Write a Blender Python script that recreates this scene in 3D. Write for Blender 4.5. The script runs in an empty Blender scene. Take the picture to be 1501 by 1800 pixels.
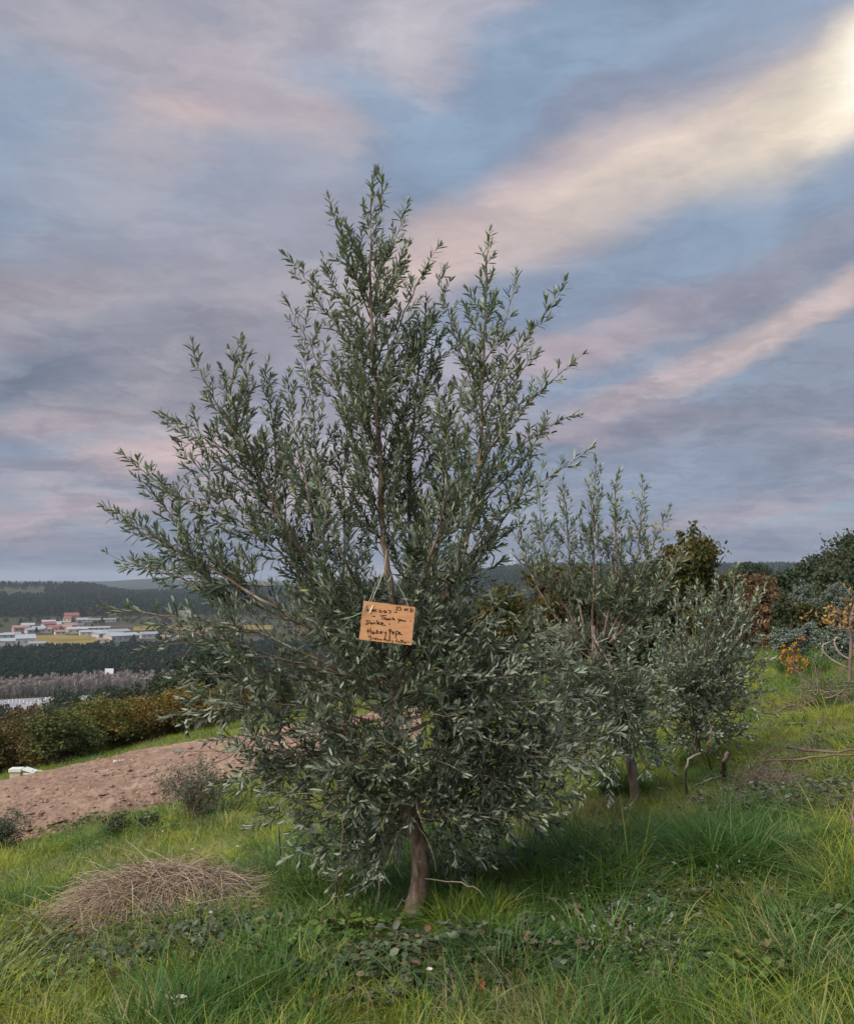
import bpy, math, random
import numpy as np
from mathutils import Vector, Matrix
from math import radians as R, sin, cos, pi

rnd = random.Random(11)
rng = np.random.default_rng(11)
scene = bpy.context.scene
COL = scene.collection

# ------------------------------------------------------------------ camera
CAM = np.array([0.0, 0.0, 1.5])
FPX = 1500.0                     # focal length in pixels of the 1501 x 1800 photograph
HORIZON = 1015.0
PITCH = math.atan((HORIZON-900.0)/FPX)
cam_d = bpy.data.cameras.new('camera')
cam = bpy.data.objects.new('camera', cam_d)
COL.objects.link(cam)
cam.location = CAM
cam.rotation_euler = (pi/2+PITCH, 0, 0)
cam_d.sensor_fit = 'VERTICAL'
cam_d.sensor_height = 24.0
cam_d.lens = 24.0*FPX/1800.0
cam_d.clip_start = 0.05
cam_d.clip_end = 30000
scene.camera = cam

def ray(px, py):
    x = (px-750.5)/FPX
    y = (900.0-py)/FPX
    cp, sp = math.cos(PITCH), math.sin(PITCH)
    d = np.array([x, cp-y*sp, sp+y*cp])
    return d
def at(px, py, Y):
    d = ray(px, py)
    return CAM + d*(Y/d[1])
def azel(px, py):
    d = ray(px, py)
    return math.atan2(d[0], d[1]), math.atan2(d[2], math.hypot(d[0], d[1]))

# ------------------------------------------------------------------ exposure
scene.view_settings.view_transform = 'Standard'
scene.view_settings.look = 'None'
scene.view_settings.gamma = 1.0
scene.view_settings.use_curve_mapping = False
scene.view_settings.exposure = 0.0

# ------------------------------------------------------------------ sun (low and veiled by cloud, behind the camera to the left)
SUN_AZ, SUN_EL = R(-132), R(44.0)
sl = bpy.data.lights.new('sun', 'SUN')
sl.energy = 4.8
sl.angle = R(45)
sl.color = (1.0, 0.93, 0.84)
sun = bpy.data.objects.new('sun', sl)
COL.objects.link(sun)
sd = Vector((sin(SUN_AZ)*cos(SUN_EL), cos(SUN_AZ)*cos(SUN_EL), sin(SUN_EL)))
sun.rotation_euler = sd.to_track_quat('Z', 'Y').to_euler()

# ------------------------------------------------------------------ world: Nishita sky behind layered cloud
def lin(c):
    return tuple((v/255/12.92 if v/255 <= .04045 else ((v/255+.055)/1.055)**2.4) for v in c)

world = bpy.data.worlds.new('World')
scene.world = world
world.use_nodes = True
wt = world.node_tree
wt.nodes.clear()
def N(t, kind, **kw):
    n = t.nodes.new(kind)
    for k, v in kw.items():
        setattr(n, k, v)
    return n
def link(t, a, b):
    t.links.new(a, b)
def setin(t, sock, v):
    if isinstance(v, bpy.types.NodeSocket):
        t.links.new(v, sock)
    elif isinstance(v, (tuple, list)) and sock.type == 'RGBA' and len(v) == 3:
        sock.default_value = (*v, 1)
    else:
        sock.default_value = v
def M_(t, op, a, b=None, c=None, clamp=False):
    n = N(t, 'ShaderNodeMath', operation=op, use_clamp=clamp)
    setin(t, n.inputs[0], a)
    if b is not None: setin(t, n.inputs[1], b)
    if c is not None: setin(t, n.inputs[2], c)
    return n.outputs[0]
def V_(t, op, a, b=None):
    n = N(t, 'ShaderNodeVectorMath', operation=op)
    setin(t, n.inputs[0], a)
    if b is not None: setin(t, n.inputs[1], b)
    return n.outputs['Value'] if op == 'LENGTH' else n.outputs[0]
def MR(t, v, a, b, lo, hi, mode='SMOOTHSTEP'):
    n = N(t, 'ShaderNodeMapRange', interpolation_type=mode)
    setin(t, n.inputs[0], v)
    for i, q in enumerate((a, b, lo, hi)): n.inputs[i+1].default_value = q
    return n.outputs[0]
def MIX(t, f, a, b, blend='MIX'):
    n = N(t, 'ShaderNodeMix', data_type='RGBA', blend_type=blend)
    setin(t, n.inputs[0], f); setin(t, n.inputs[6], a); setin(t, n.inputs[7], b)
    return n.outputs[2]
def NOISE(t, vec, scale, detail=4, rough=.5, dist=0.0):
    n = N(t, 'ShaderNodeTexNoise')
    if vec is not None: link(t, vec, n.inputs['Vector'])
    n.inputs['Scale'].default_value = scale
    n.inputs['Detail'].default_value = detail
    n.inputs['Roughness'].default_value = rough
    n.inputs['Distortion'].default_value = dist
    return n

def build_world():
    t = wt
    sky = N(t, 'ShaderNodeTexSky', sky_type='NISHITA')
    sky.sun_disc = False
    sky.sun_elevation = SUN_EL
    sky.sun_rotation = SUN_AZ
    sky.altitude = 300
    STR = 0.10
    tc = N(t, 'ShaderNodeTexCoord')
    d = tc.outputs['Generated']
    sep = N(t, 'ShaderNodeSeparateXYZ'); link(t, d, sep.inputs[0])
    az = M_(t, 'ARCTAN2', sep.outputs[0], sep.outputs[1])
    el = M_(t, 'ARCSINE', sep.outputs[2])
    comb = N(t, 'ShaderNodeCombineXYZ'); link(t, az, comb.inputs[0]); link(t, el, comb.inputs[1])
    ae = comb.outputs[0]
    # cloud-deck coordinates (perspective of a flat layer overhead)
    zz = M_(t, 'ADD', M_(t, 'MAXIMUM', sep.outputs[2], 0.0), 0.10)
    cp = N(t, 'ShaderNodeCombineXYZ')
    link(t, M_(t, 'DIVIDE', sep.outputs[0], zz), cp.inputs[0]); link(t, M_(t, 'DIVIDE', sep.outputs[1], zz), cp.inputs[1])
    deck = cp.outputs[0]
    def mapped(vec, loc, rot, sc, vt='POINT'):
        m = N(t, 'ShaderNodeMapping', vector_type=vt)
        link(t, vec, m.inputs[0])
        m.inputs['Location'].default_value = loc
        m.inputs['Rotation'].default_value = (0, 0, rot)
        m.inputs['Scale'].default_value = sc
        return m.outputs[0]
    # warp of the band coordinates, drawn out along the wind
    w1 = NOISE(t, mapped(ae, (0, 0, 0), R(-18), (2.0, 5.0, 1)), 1.6, 4, .55)
    wv = V_(t, 'SUBTRACT', w1.outputs['Color'], (.5, .5, .5))
    w2 = NOISE(t, mapped(ae, (3, 7, 0), R(-18), (6.0, 18.0, 1)), 1.4, 5, .6)
    wv2 = V_(t, 'SUBTRACT', w2.outputs['Color'], (.5, .5, .5))
    def scl(v, s):
        n = N(t, 'ShaderNodeVectorMath', operation='SCALE'); link(t, v, n.inputs[0]); n.inputs['Scale'].default_value = s
        return n.outputs[0]
    aew = V_(t, 'ADD', V_(t, 'ADD', ae, scl(wv, .18)), scl(wv2, .06))
    aes = V_(t, 'ADD', V_(t, 'ADD', ae, scl(wv, .05)), scl(wv2, .035))
    # open sky
    col = MIX(t, 0.70, sky.outputs[0], tuple(c/STR for c in lin((132, 157, 186))))
    col = MIX(t, MR(t, el, -.05, .12, 1, 0), col, tuple(c/STR for c in lin((112, 130, 156))))
    # general veil of lavender cloud, thinner high up
    veil = NOISE(t, mapped(deck, (1.3, 2.1, 0), R(35), (.55, 1.0, 1)), 1.25, 5, .5, .3)
    vm = MR(t, veil.outputs[0], .38, .66, 0, 1)
    col = MIX(t, M_(t, 'MULTIPLY', vm, .55), col, tuple(c/STR for c in lin((160, 157, 172))))
    # banks: centre px, py, half length px, half width px, slope deg (photo sense, + = up to the right), colour, amount
    banks = [
        (60, 30, 420, 150, 5, (170, 168, 180), .8, 0),
        (380, 190, 430, 190, 32, (182, 172, 184), .85, 0),
        (240, 285, 200, 70, 20, (204, 182, 180), .9, 0),
        (420, 75, 120, 60, 20, (190, 182, 190), .7, 0),
        (700, 70, 320, 90, 33, (196, 190, 200), .85, 0),
        (560, 215, 220, 60, 22, (184, 173, 180), .6, 0),
        (30, 260, 130, 230, 80, (140, 163, 190), .8, 0),
        (30, 410, 220, 60, 10, (128, 145, 170), .6, 0),
        (300, 470, 460, 110, 12, (165, 163, 177), .8, 0),
        (60, 520, 200, 90, 0, (160, 152, 162), .7, 0),
        (400, 330, 160, 60, 15, (146, 163, 188), .6, 0),
        (720, 200, 70, 200, 65, (132, 160, 190), .8, 0),
        (500, 560, 330, 80, 25, (176, 166, 176), .7, 0),
        (200, 635, 380, 55, 14, (136, 138, 155), .8, 0),
        (10, 670, 130, 45, 8, (122, 136, 156), .7, 0),
        (260, 700, 240, 40, 12, (160, 157, 168), .8, 0),
        (60, 755, 240, 40, 6, (172, 160, 170), .8, 0),
        (290, 800, 240, 42, 16, (202, 178, 178), .85, 0),
        (130, 860, 330, 35, 4, (146, 148, 166), .8, 0),
        (110, 920, 300, 26, 3, (176, 163, 174), .85, 0),
        (100, 972, 420, 26, 0, (120, 135, 160), .8, 1),
        (560, 860, 250, 70, 10, (200, 178, 180), .6, 0),
        (620, 940, 400, 40, 2, (140, 152, 178), .6, 1),
        (700, 700, 330, 150, 30, (186, 172, 180), .6, 0),
        (880, 30, 110, 22, 12, (198, 184, 194), .7, 1),
        (915, 62, 60, 14, 6, (190, 176, 188), .6, 1),
        (800, 95, 70, 18, 30, (176, 174, 190), .5, 1),
        (30, 600, 60, 18, -20, (140, 135, 150), .5, 1),
        (330, 690, 90, 26, 30, (140, 140, 158), .6, 1),
        (60, 735, 110, 14, 4, (178, 168, 178), .6, 1),
        (1420, 800, 120, 18, 14, (116, 128, 150), .6, 1),
        (1330, 790, 90, 8, 14, (150, 160, 182), .5, 1),
        # blue above and below the lit bands
        (1180, 60, 420, 90, 8, (146, 170, 198), .85, 0),
        (900, 170, 260, 80, 30, (134, 160, 190), .8, 0),
        (1080, 165, 260, 40, 24, (140, 148, 172), .75, 0),
        (1340, 400, 560, 85, 13, (134, 156, 184), .92, 1),
        (960, 500, 260, 60, 20, (136, 154, 180), .8, 0),
        (1330, 490, 460, 55, 20, (140, 147, 167), .85, 0),
        (1100, 560, 340, 50, 16, (160, 154, 170), .7, 0),
        (1420, 560, 280, 40, 20, (132, 142, 162), .7, 0),
        # the lit bands
        (900, 380, 300, 70, 24, (204, 182, 184), .9, 1),
        (1110, 300, 500, 82, 20, (204, 187, 186), .92, 1),
        (1360, 218, 400, 78, 13, (216, 202, 190), .9, 1),
        (760, 440, 120, 70, 25, (214, 190, 184), .7, 1),
        (1460, 165, 200, 90, 26, (232, 217, 196), .85, 1),
        (1150, 262, 260, 22, 19, (226, 208, 194), .55, 1),
        (1320, 600, 300, 34, 24, (208, 190, 185), .9, 1),
        (1470, 520, 150, 34, 24, (204, 184, 184), .7, 1),
        (1130, 680, 260, 34, 20, (184, 170, 178), .85, 1),
        (980, 610, 180, 44, 10, (192, 174, 180), .6, 0),
        (1380, 680, 420, 55, 18, (132, 144, 166), .9, 1),
        (1060, 775, 220, 26, 6, (190, 174, 182), .75, 0),
        (1330, 760, 420, 50, 10, (136, 143, 163), .85, 0),
        (1400, 820, 320, 36, 12, (124, 134, 154), .7, 0),
        (1480, 765, 130, 30, 16, (172, 160, 172), .6, 0),
        (1180, 840, 260, 40, 6, (140, 156, 182), .6, 0),
        (1360, 880, 380, 30, 5, (150, 149, 168), .8, 0),
        (1300, 918, 380, 14, 3, (170, 160, 174), .7, 0),
        (1340, 960, 460, 26, 0, (136, 144, 170), .7, 1),
        (1250, 995, 520, 16, 0, (142, 148, 170), .6, 1),
    ]
    for cx, cy, L, W, sl_, c, a, crisp in banks:
        a0, e0 = azel(cx, cy)
        k = 1/FPX
        m = mapped(aes if crisp else aew, (a0, e0, 0), R(sl_), (L*1.2*k, W*(1.2 if crisp else 1.4)*k, 1), 'TEXTURE')
        ln = V_(t, 'LENGTH', m)
        f = MR(t, ln, .15, 1.15, a, 0)
        col = MIX(t, f, col, tuple(q/STR for q in lin(c)))
    # bright cloud near the upper right edge, with a whiter core
    a0, e0 = azel(1500, 120)
    m = mapped(aes, (a0, e0, 0), R(60), (.10, .060, 1), 'TEXTURE')
    col = MIX(t, MR(t, V_(t, 'LENGTH', m), 0, 1.1, .95, 0), col, tuple(q*1.12/STR for q in lin((255, 242, 216))))
    a0, e0 = azel(1512, 105)
    m = mapped(aes, (a0, e0, 0), R(70), (.06, .030, 1), 'TEXTURE')
    col = MIX(t, MR(t, V_(t, 'LENGTH', m), 0, 1.1, .9, 0), col, tuple(q*1.2/STR for q in lin((255, 250, 236))))
    # fine streaks over everything
    st = NOISE(t, mapped(ae, (5, 1, 0), R(-17), (3.0, 20.0, 1)), 1.7, 6, .55, .4)
    col = MIX(t, 1.0, col, MIX(t, st.outputs[0], (.88, .89, .91), (1.10, 1.09, 1.07)), 'MULTIPLY')
    st2 = NOISE(t, mapped(deck, (0, 0, 0), R(12), (1.0, 2.2, 1)), 1.6, 6, .6, .5)
    low = MR(t, el, .02, .34, 1, 0)
    fac = MIX(t, MR(t, st2.outputs[0], .3, .7, 0, 1, 'LINEAR'), (.87, .89, .91), (1.07, 1.05, 1.05))
    col = MIX(t, low, col, MIX(t, 1.0, col, fac, 'MULTIPLY'))
    # broken, curling texture of the lower cloud
    bt = NOISE(t, V_(t, 'ADD', mapped(ae, (2, 4, 0), R(-10), (4.0, 13.0, 1)), scl(wv2, .9)), 1.5, 9, .62, .8)
    bt2 = NOISE(t, V_(t, 'ADD', mapped(ae, (8, 1, 0), R(-25), (5.0, 9.0, 1)), scl(wv, .8)), 1.3, 8, .6, .5)
    f1 = MIX(t, MR(t, bt.outputs[0], .34, .66, 0, 1), (.80, .82, .86), (1.15, 1.125, 1.10))
    f2 = MIX(t, MR(t, bt2.outputs[0], .34, .66, 0, 1), (.92, .93, .945), (1.07, 1.06, 1.05))
    col = MIX(t, MR(t, el, .16, .40, 1, .4), col, MIX(t, 1.0, col, f1, 'MULTIPLY'))
    col = MIX(t, 1.0, col, f2, 'MULTIPLY')
    # overcast brightening toward the zenith, added above the view to light the ground
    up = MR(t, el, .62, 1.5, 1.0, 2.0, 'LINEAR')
    hs = N(t, 'ShaderNodeHueSaturation'); hs.inputs['Saturation'].default_value = .88; link(t, col, hs.inputs['Color']); col = hs.outputs[0]
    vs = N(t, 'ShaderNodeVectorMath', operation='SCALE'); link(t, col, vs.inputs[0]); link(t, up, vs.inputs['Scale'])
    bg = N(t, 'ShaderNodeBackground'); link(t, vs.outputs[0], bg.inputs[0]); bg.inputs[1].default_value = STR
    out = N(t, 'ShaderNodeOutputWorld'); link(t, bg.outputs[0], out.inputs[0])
build_world()
world.cycles.sampling_method = 'MANUAL'
world.cycles.sample_map_resolution = 512
cy = scene.cycles
cy.use_denoising = True
cy.max_bounces = 6
cy.diffuse_bounces = 3
cy.transmission_bounces = 4
cy.transparent_max_bounces = 4
cy.glossy_bounces = 2
cy.volume_bounces = 0
cy.caustics_reflective = False
cy.caustics_refractive = False

# ------------------------------------------------------------------ mesh helpers
def tag(o, label=None, cat=None, group=None, kind=None):
    if label: o['label'] = label
    if cat: o['category'] = cat
    if group: o['group'] = group
    if kind: o['kind'] = kind
    return o
def empty(name, loc=(0, 0, 0), rz=0.0):
    o = bpy.data.objects.new(name, None); COL.objects.link(o)
    o.location = loc; o.rotation_euler = (0, 0, rz); o.empty_display_size = .1
    return o
def mesh_np(name, V, F4=None, F3=None, smooth=True, mat=None, flat=False):
    """mesh from numpy verts, quads and tris"""
    me = bpy.data.meshes.new(name)
    V = np.asarray(V, dtype=np.float32).reshape(-1, 3)
    loops, starts, tot = [], [], 0
    n4 = 0 if F4 is None else len(F4); n3 = 0 if F3 is None else len(F3)
    me.vertices.add(len(V)); me.vertices.foreach_set('co', V.ravel())
    if n4: loops.append(np.asarray(F4, dtype=np.int32).ravel())
    if n3: loops.append(np.asarray(F3, dtype=np.int32).ravel())
    L = np.concatenate(loops)
    me.loops.add(len(L)); me.loops.foreach_set('vertex_index', L)
    st = np.concatenate([np.arange(n4)*4, n4*4+np.arange(n3)*3]).astype(np.int32)
    me.polygons.add(n4+n3); me.polygons.foreach_set('loop_start', st)
    me.update(calc_edges=True)
    if flat: me.polygons.foreach_set('use_smooth', np.zeros(n4+n3, dtype=bool))
    if mat is not None:
        for m in (mat if isinstance(mat, (list, tuple)) else [mat]): me.materials.append(m)
    return me
def obj(name, me, parent=None, loc=(0, 0, 0), rot=(0, 0, 0), scale=(1, 1, 1)):
    o = bpy.data.objects.new(name, me); COL.objects.link(o)
    o.location = loc; o.rotation_euler = rot; o.scale = scale
    if parent: o.parent = parent
    return o
class Geo:
    """collects quads / tris"""
    def __init__(s): s.flat = False; s.v = []; s.q = []; s.t = []; s.n = 0
    def add(s, V, q=None, t=None):
        V = np.asarray(V, dtype=float).reshape(-1, 3)
        s.v.append(V)
        if q is not None and len(q): s.q.append(np.asarray(q)+s.n)
        if t is not None and len(t): s.t.append(np.asarray(t)+s.n)
        s.n += len(V)
    def empty(s): return s.n == 0
    def tube(s, P, rad, n=5, cap=True, bump=0.0):
        P = np.asarray(P, dtype=float); m = len(P)
        rad = np.broadcast_to(np.asarray(rad, dtype=float), (m,))
        T = np.gradient(P, axis=0); T /= np.linalg.norm(T, axis=1)[:, None]+1e-12
        up = np.array([0, 0, 1.]) if abs(T[0][2]) < .9 else np.array([1., 0, 0])
        a = np.cross(T, up); a /= np.linalg.norm(a, axis=1)[:, None]+1e-9
        b = np.cross(T, a)
        th = np.arange(n)*2*pi/n
        rr = rad[:, None]*np.ones((1, n))
        if bump: rr = rr*(1+bump*(rng.random((m, n))-.5))
        V = P[:, None]+rr[..., None]*(np.cos(th)[None, :, None]*a[:, None]+np.sin(th)[None, :, None]*b[:, None])
        i = np.arange(m-1)[:, None]*n; j = np.arange(n)[None, :]; j2 = (j+1) % n
        q = np.stack([i+j, i+j2, i+n+j2, i+n+j], -1).reshape(-1, 4)
        t = None
        if cap and n >= 3:
            k = (m-1)*n
            t = [(k, k+x, k+x+1) for x in range(1, n-1)]+[(0, x+1, x) for x in range(1, n-1)]
        s.add(V, q, t)
    def box(s, c, d, rz=0.0, tilt=0.0, top=1.0):
        s.flat = True
        x, y, z = d[0]/2, d[1]/2, d[2]/2
        V = np.array([(-x, -y, -z), (x, -y, -z), (x, y, -z), (-x, y, -z), (-x*top, -y*top, z), (x*top, -y*top, z), (x*top, y*top, z), (-x*top, y*top, z)])
        Mx = np.array(Matrix.Rotation(rz, 3, 'Z') @ Matrix.Rotation(tilt, 3, 'Y'))
        s.add(V@Mx.T+np.array(c), [(0, 3, 2, 1), (4, 5, 6, 7), (0, 1, 5, 4), (1, 2, 6, 5), (2, 3, 7, 6), (3, 0, 4, 7)])
    def mesh(s, name, mat=None, smooth=False):
        V = np.concatenate(s.v)
        q = np.concatenate(s.q) if s.q else None
        t = np.concatenate(s.t) if s.t else None
        return mesh_np(name, V, q, t, True, mat, flat=s.flat)
def norm(v):
    v = np.asarray(v, dtype=float)
    return v/(np.linalg.norm(v, axis=-1, keepdims=True)+1e-12)

# value noise
_perm = np.random.default_rng(5).random((256, 256))
def vnoise(x, y):
    x = np.asarray(x, dtype=float); y = np.asarray(y, dtype=float)
    xi = np.floor(x).astype(int); yi = np.floor(y).astype(int)
    fx = x-xi; fy = y-yi
    fx = fx*fx*(3-2*fx); fy = fy*fy*(3-2*fy)
    g = lambda a, b: _perm[a % 256, b % 256]
    return (g(xi, yi)*(1-fx)+g(xi+1, yi)*fx)*(1-fy)+(g(xi, yi+1)*(1-fx)+g(xi+1, yi+1)*fx)*fy
def fbm(x, y, o=4):
    s = 0; a = .5; f = 1; tot = 0
    for k in range(o):
        s = s+a*vnoise(x*f+17*k, y*f+31*k); tot += a; a *= .5; f *= 2.03
    return s/tot
def sstep(a, b, x):
    t = np.clip((np.asarray(x, dtype=float)-a)/(b-a), 0, 1)
    return t*t*(3-2*t)

# ------------------------------------------------------------------ terrain height
VY = np.array([0, 33, 45, 70, 120, 300, 350, 440, 620, 830, 1000, 1250, 1650, 2050, 2300, 2700, 3300, 4200, 5200, 8000])
VZ = np.array([0, 0, -2.2, -8, -20, -57, -60, -61, -61, -61, -54, -50, -36, -22, -30, -44, -44, -20, -26, -30])
RY = np.array([0, 35, 60, 150, 400, 900, 1500, 2200, 3000, 4200, 8000])
RZ = np.array([0, 0, -.6, -3, -14, -26, 2, 20, 4, 0, -10])
def height(x, y):
    x = np.asarray(x, dtype=float); y = np.asarray(y, dtype=float)
    r = np.hypot(x, y); az = np.arctan2(x, y)
    w = .35+.65*sstep(2.5, 10, r)
    lim = 34.0
    k = np.minimum(1.0, lim/np.maximum(r, 1e-6))
    xk = x*k; plane = w*(0.2*np.where(xk > 0, xk/(1+np.maximum(xk, 0)/18), xk)-0.079*np.abs(y)*k)
    fade = 1-sstep(120, 420, r)
    v = np.interp(r, VY, VZ); q = np.interp(r, RY, RZ)
    b = sstep(-.10, .13, az)*(1-sstep(2.2, 2.9, np.abs(az)))
    far = v*(1-b)+q*b
    h = plane*fade+far
    # relief
    hill = sstep(950, 2000, r)*(1-sstep(2600, 3300, r))
    h = h+hill*(fbm(x/420+3, y/420+9, 4)-.5)*26
    h = h+sstep(40, 120, r)*(1-sstep(230, 300, r))*(fbm(x/30, y/30, 3)-.5)*2.0
    h = h+16*np.exp(-((az+.305)/.045)**2)*sstep(3300, 4200, r)*(1-sstep(4300, 5200, r))
    # left end of the skyline rises, dips toward the centre
    h = h+sstep(1500, 2050, r)*(1-sstep(2300, 2800, r))*(1-b)*(7-19*sstep(-.39, -.325, az)+7*sstep(-.29, -.2, az))
    near = 1-sstep(25, 60, r)
    h = h+near*((fbm(x/1.7+40, y/1.7+11, 3)-.5)*.16+(fbm(x/.42, y/.42, 2)-.5)*.05)*sstep(1.0, 3.0, r)
    return h
def ground_at(px, py, rmax=6000):
    d = ray(px, py); lo = 1.0; t = 1.2
    prev = t
    while t < rmax:
        p = CAM+d*t
        if p[2] < float(height(p[0], p[1])):
            lo, hi = prev, t
            for _ in range(30):
                m = (lo+hi)/2; p = CAM+d*m
                if p[2] < float(height(p[0], p[1])): hi = m
                else: lo = m
            p = CAM+d*hi
            return np.array([p[0], p[1], float(height(p[0], p[1]))])
        prev = t; t *= 1.012
    p = CAM+d*rmax
    return p
def on_ground(x, y, dz=0.0): return np.array([x, y, float(height(x, y))+dz])
def spot(px, Y):
    x = (px-750.5)/FPX*Y
    return on_ground(x, Y)

# ------------------------------------------------------------------ material helpers
def new_mat(name):
    m = bpy.data.materials.new(name); m.use_nodes = True
    t = m.node_tree; t.nodes.clear()
    return m, t
def RAMP(t, fac, stops):
    n = N(t, 'ShaderNodeValToRGB'); link(t, fac, n.inputs[0])
    e = n.color_ramp.elements
    e[0].position, e[0].color = stops[0][0], (*stops[0][1], 1)
    e[1].position, e[1].color = stops[-1][0], (*stops[-1][1], 1)
    for p, c in stops[1:-1]:
        k = e.new(p); k.color = (*c, 1)
    return n.outputs[0]
def finish(t, col, rough=.6, spec=.3, bump=None, bstr=.3, bdist=.02, trans=0.0, tcol=None, metallic=0.0):
    p = N(t, 'ShaderNodeBsdfPrincipled')
    setin(t, p.inputs['Base Color'], col)
    setin(t, p.inputs['Roughness'], rough)
    p.inputs['Specular IOR Level'].default_value = spec
    p.inputs['Metallic'].default_value = metallic
    if bump is not None:
        b = N(t, 'ShaderNodeBump'); b.inputs['Strength'].default_value = bstr; b.inputs['Distance'].default_value = bdist
        link(t, bump, b.inputs['Height']); link(t, b.outputs[0], p.inputs['Normal'])
    res = p.outputs[0]
    if trans > 0:
        tr = N(t, 'ShaderNodeBsdfTranslucent'); setin(t, tr.inputs[0], tcol if tcol is not None else col)
        mx = N(t, 'ShaderNodeMixShader'); mx.inputs[0].default_value = trans
        link(t, res, mx.inputs[1]); link(t, tr.outputs[0], mx.inputs[2]); res = mx.outputs[0]
    o = N(t, 'ShaderNodeOutputMaterial'); link(t, res, o.inputs[0])
def geo(t, out): return N(t, 'ShaderNodeNewGeometry').outputs[out]
def leaf_mat(name, stops, under=None, trans=.25, rough=.5, spec=.35, patch=0.0, pscale=1.0, pcol=(.1, .1, .05), objvar=None):
    m, t = new_mat(name)
    g = N(t, 'ShaderNodeNewGeometry')
    c = RAMP(t, g.outputs['Random Per Island'], stops)
    if patch:
        n = NOISE(t, g.outputs['Position'], pscale, 2)
        c = MIX(t, MR(t, n.outputs[0], .45, .62, 0, patch), c, pcol)
    if objvar:
        oi = N(t, 'ShaderNodeObjectInfo')
        c = MIX(t, MR(t, oi.outputs['Random'], 0, 1, 0, objvar[1], 'LINEAR'), c, objvar[0])
    front = c
    if under is not None:
        c = MIX(t, g.outputs['Backfacing'], c, under)
    finish(t, c, rough, spec, trans=trans, tcol=MIX(t, .5, front, (.16, .2, .04)))
    return m
def noise_mat(name, stops, scale=5, detail=5, rough=.8, bstr=.4, bdist=.02, spec=.2, bscale=None, stretch=None, coord='obj'):
    m, t = new_mat(name)
    if coord == 'obj': v = N(t, 'ShaderNodeTexCoord').outputs['Object']
    else: v = geo(t, 'Position')
    if stretch:
        mp = N(t, 'ShaderNodeMapping'); link(t, v, mp.inputs[0]); mp.inputs['Scale'].default_value = stretch; v = mp.outputs[0]
    n = NOISE(t, v, scale, detail, .6)
    b = NOISE(t, v, bscale or scale*3, 5, .65)
    finish(t, RAMP(t, n.outputs[0], stops), rough, spec, b.outputs[0], bstr, bdist)
    return m

# ------------------------------------------------------------------ instanced scatter (for what nobody could count)
def scatter(name, P, rot, scl, idx, sources, label, cat, kind='stuff'):
    src = bpy.data.collections.new(name+'_pieces')
    for k, me in enumerate(sources):
        o = bpy.data.objects.new('%s_piece_%02d' % (name, k), me); src.objects.link(o)
    P = np.asarray(P, dtype=np.float32)
    me = bpy.data.meshes.new(name)
    me.vertices.add(len(P)); me.vertices.foreach_set('co', P.ravel())
    a = me.attributes.new('rot', 'FLOAT_VECTOR', 'POINT'); a.data.foreach_set('vector', np.asarray(rot, dtype=np.float32).ravel())
    a = me.attributes.new('scl', 'FLOAT_VECTOR', 'POINT'); a.data.foreach_set('vector', np.asarray(scl, dtype=np.float32).ravel())
    a = me.attributes.new('idx', 'INT', 'POINT'); a.data.foreach_set('value', np.asarray(idx, dtype=np.int32).ravel())
    o = obj(name, me)
    g = bpy.data.node_groups.new(name+'_scatter', 'GeometryNodeTree')
    g.interface.new_socket('Geometry', in_out='INPUT', socket_type='NodeSocketGeometry')
    g.interface.new_socket('Geometry', in_out='OUTPUT', socket_type='NodeSocketGeometry')
    gi = g.nodes.new('NodeGroupInput'); go = g.nodes.new('NodeGroupOutput')
    ci = g.nodes.new('GeometryNodeCollectionInfo'); ci.inputs[0].default_value = src
    ci.inputs['Separate Children'].default_value = True; ci.inputs['Reset Children'].default_value = True
    ip = g.nodes.new('GeometryNodeInstanceOnPoints'); ip.inputs['Pick Instance'].default_value = True
    def attr(nm, dt):
        n = g.nodes.new('GeometryNodeInputNamedAttribute'); n.data_type = dt; n.inputs['Name'].default_value = nm
        return n.outputs['Attribute']
    g.links.new(gi.outputs[0], ip.inputs['Points']); g.links.new(ci.outputs[0], ip.inputs['Instance'])
    g.links.new(attr('idx', 'INT'), ip.inputs['Instance Index'])
    er = g.nodes.new('FunctionNodeEulerToRotation'); g.links.new(attr('rot', 'FLOAT_VECTOR'), er.inputs[0])
    g.links.new(er.outputs[0], ip.inputs['Rotation'])
    g.links.new(attr('scl', 'FLOAT_VECTOR'), ip.inputs['Scale'])
    g.links.new(ip.outputs[0], go.inputs[0])
    md = o.modifiers.new('scatter', 'NODES'); md.node_group = g
    tag(o, label, cat, kind=kind)
    return o

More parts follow.
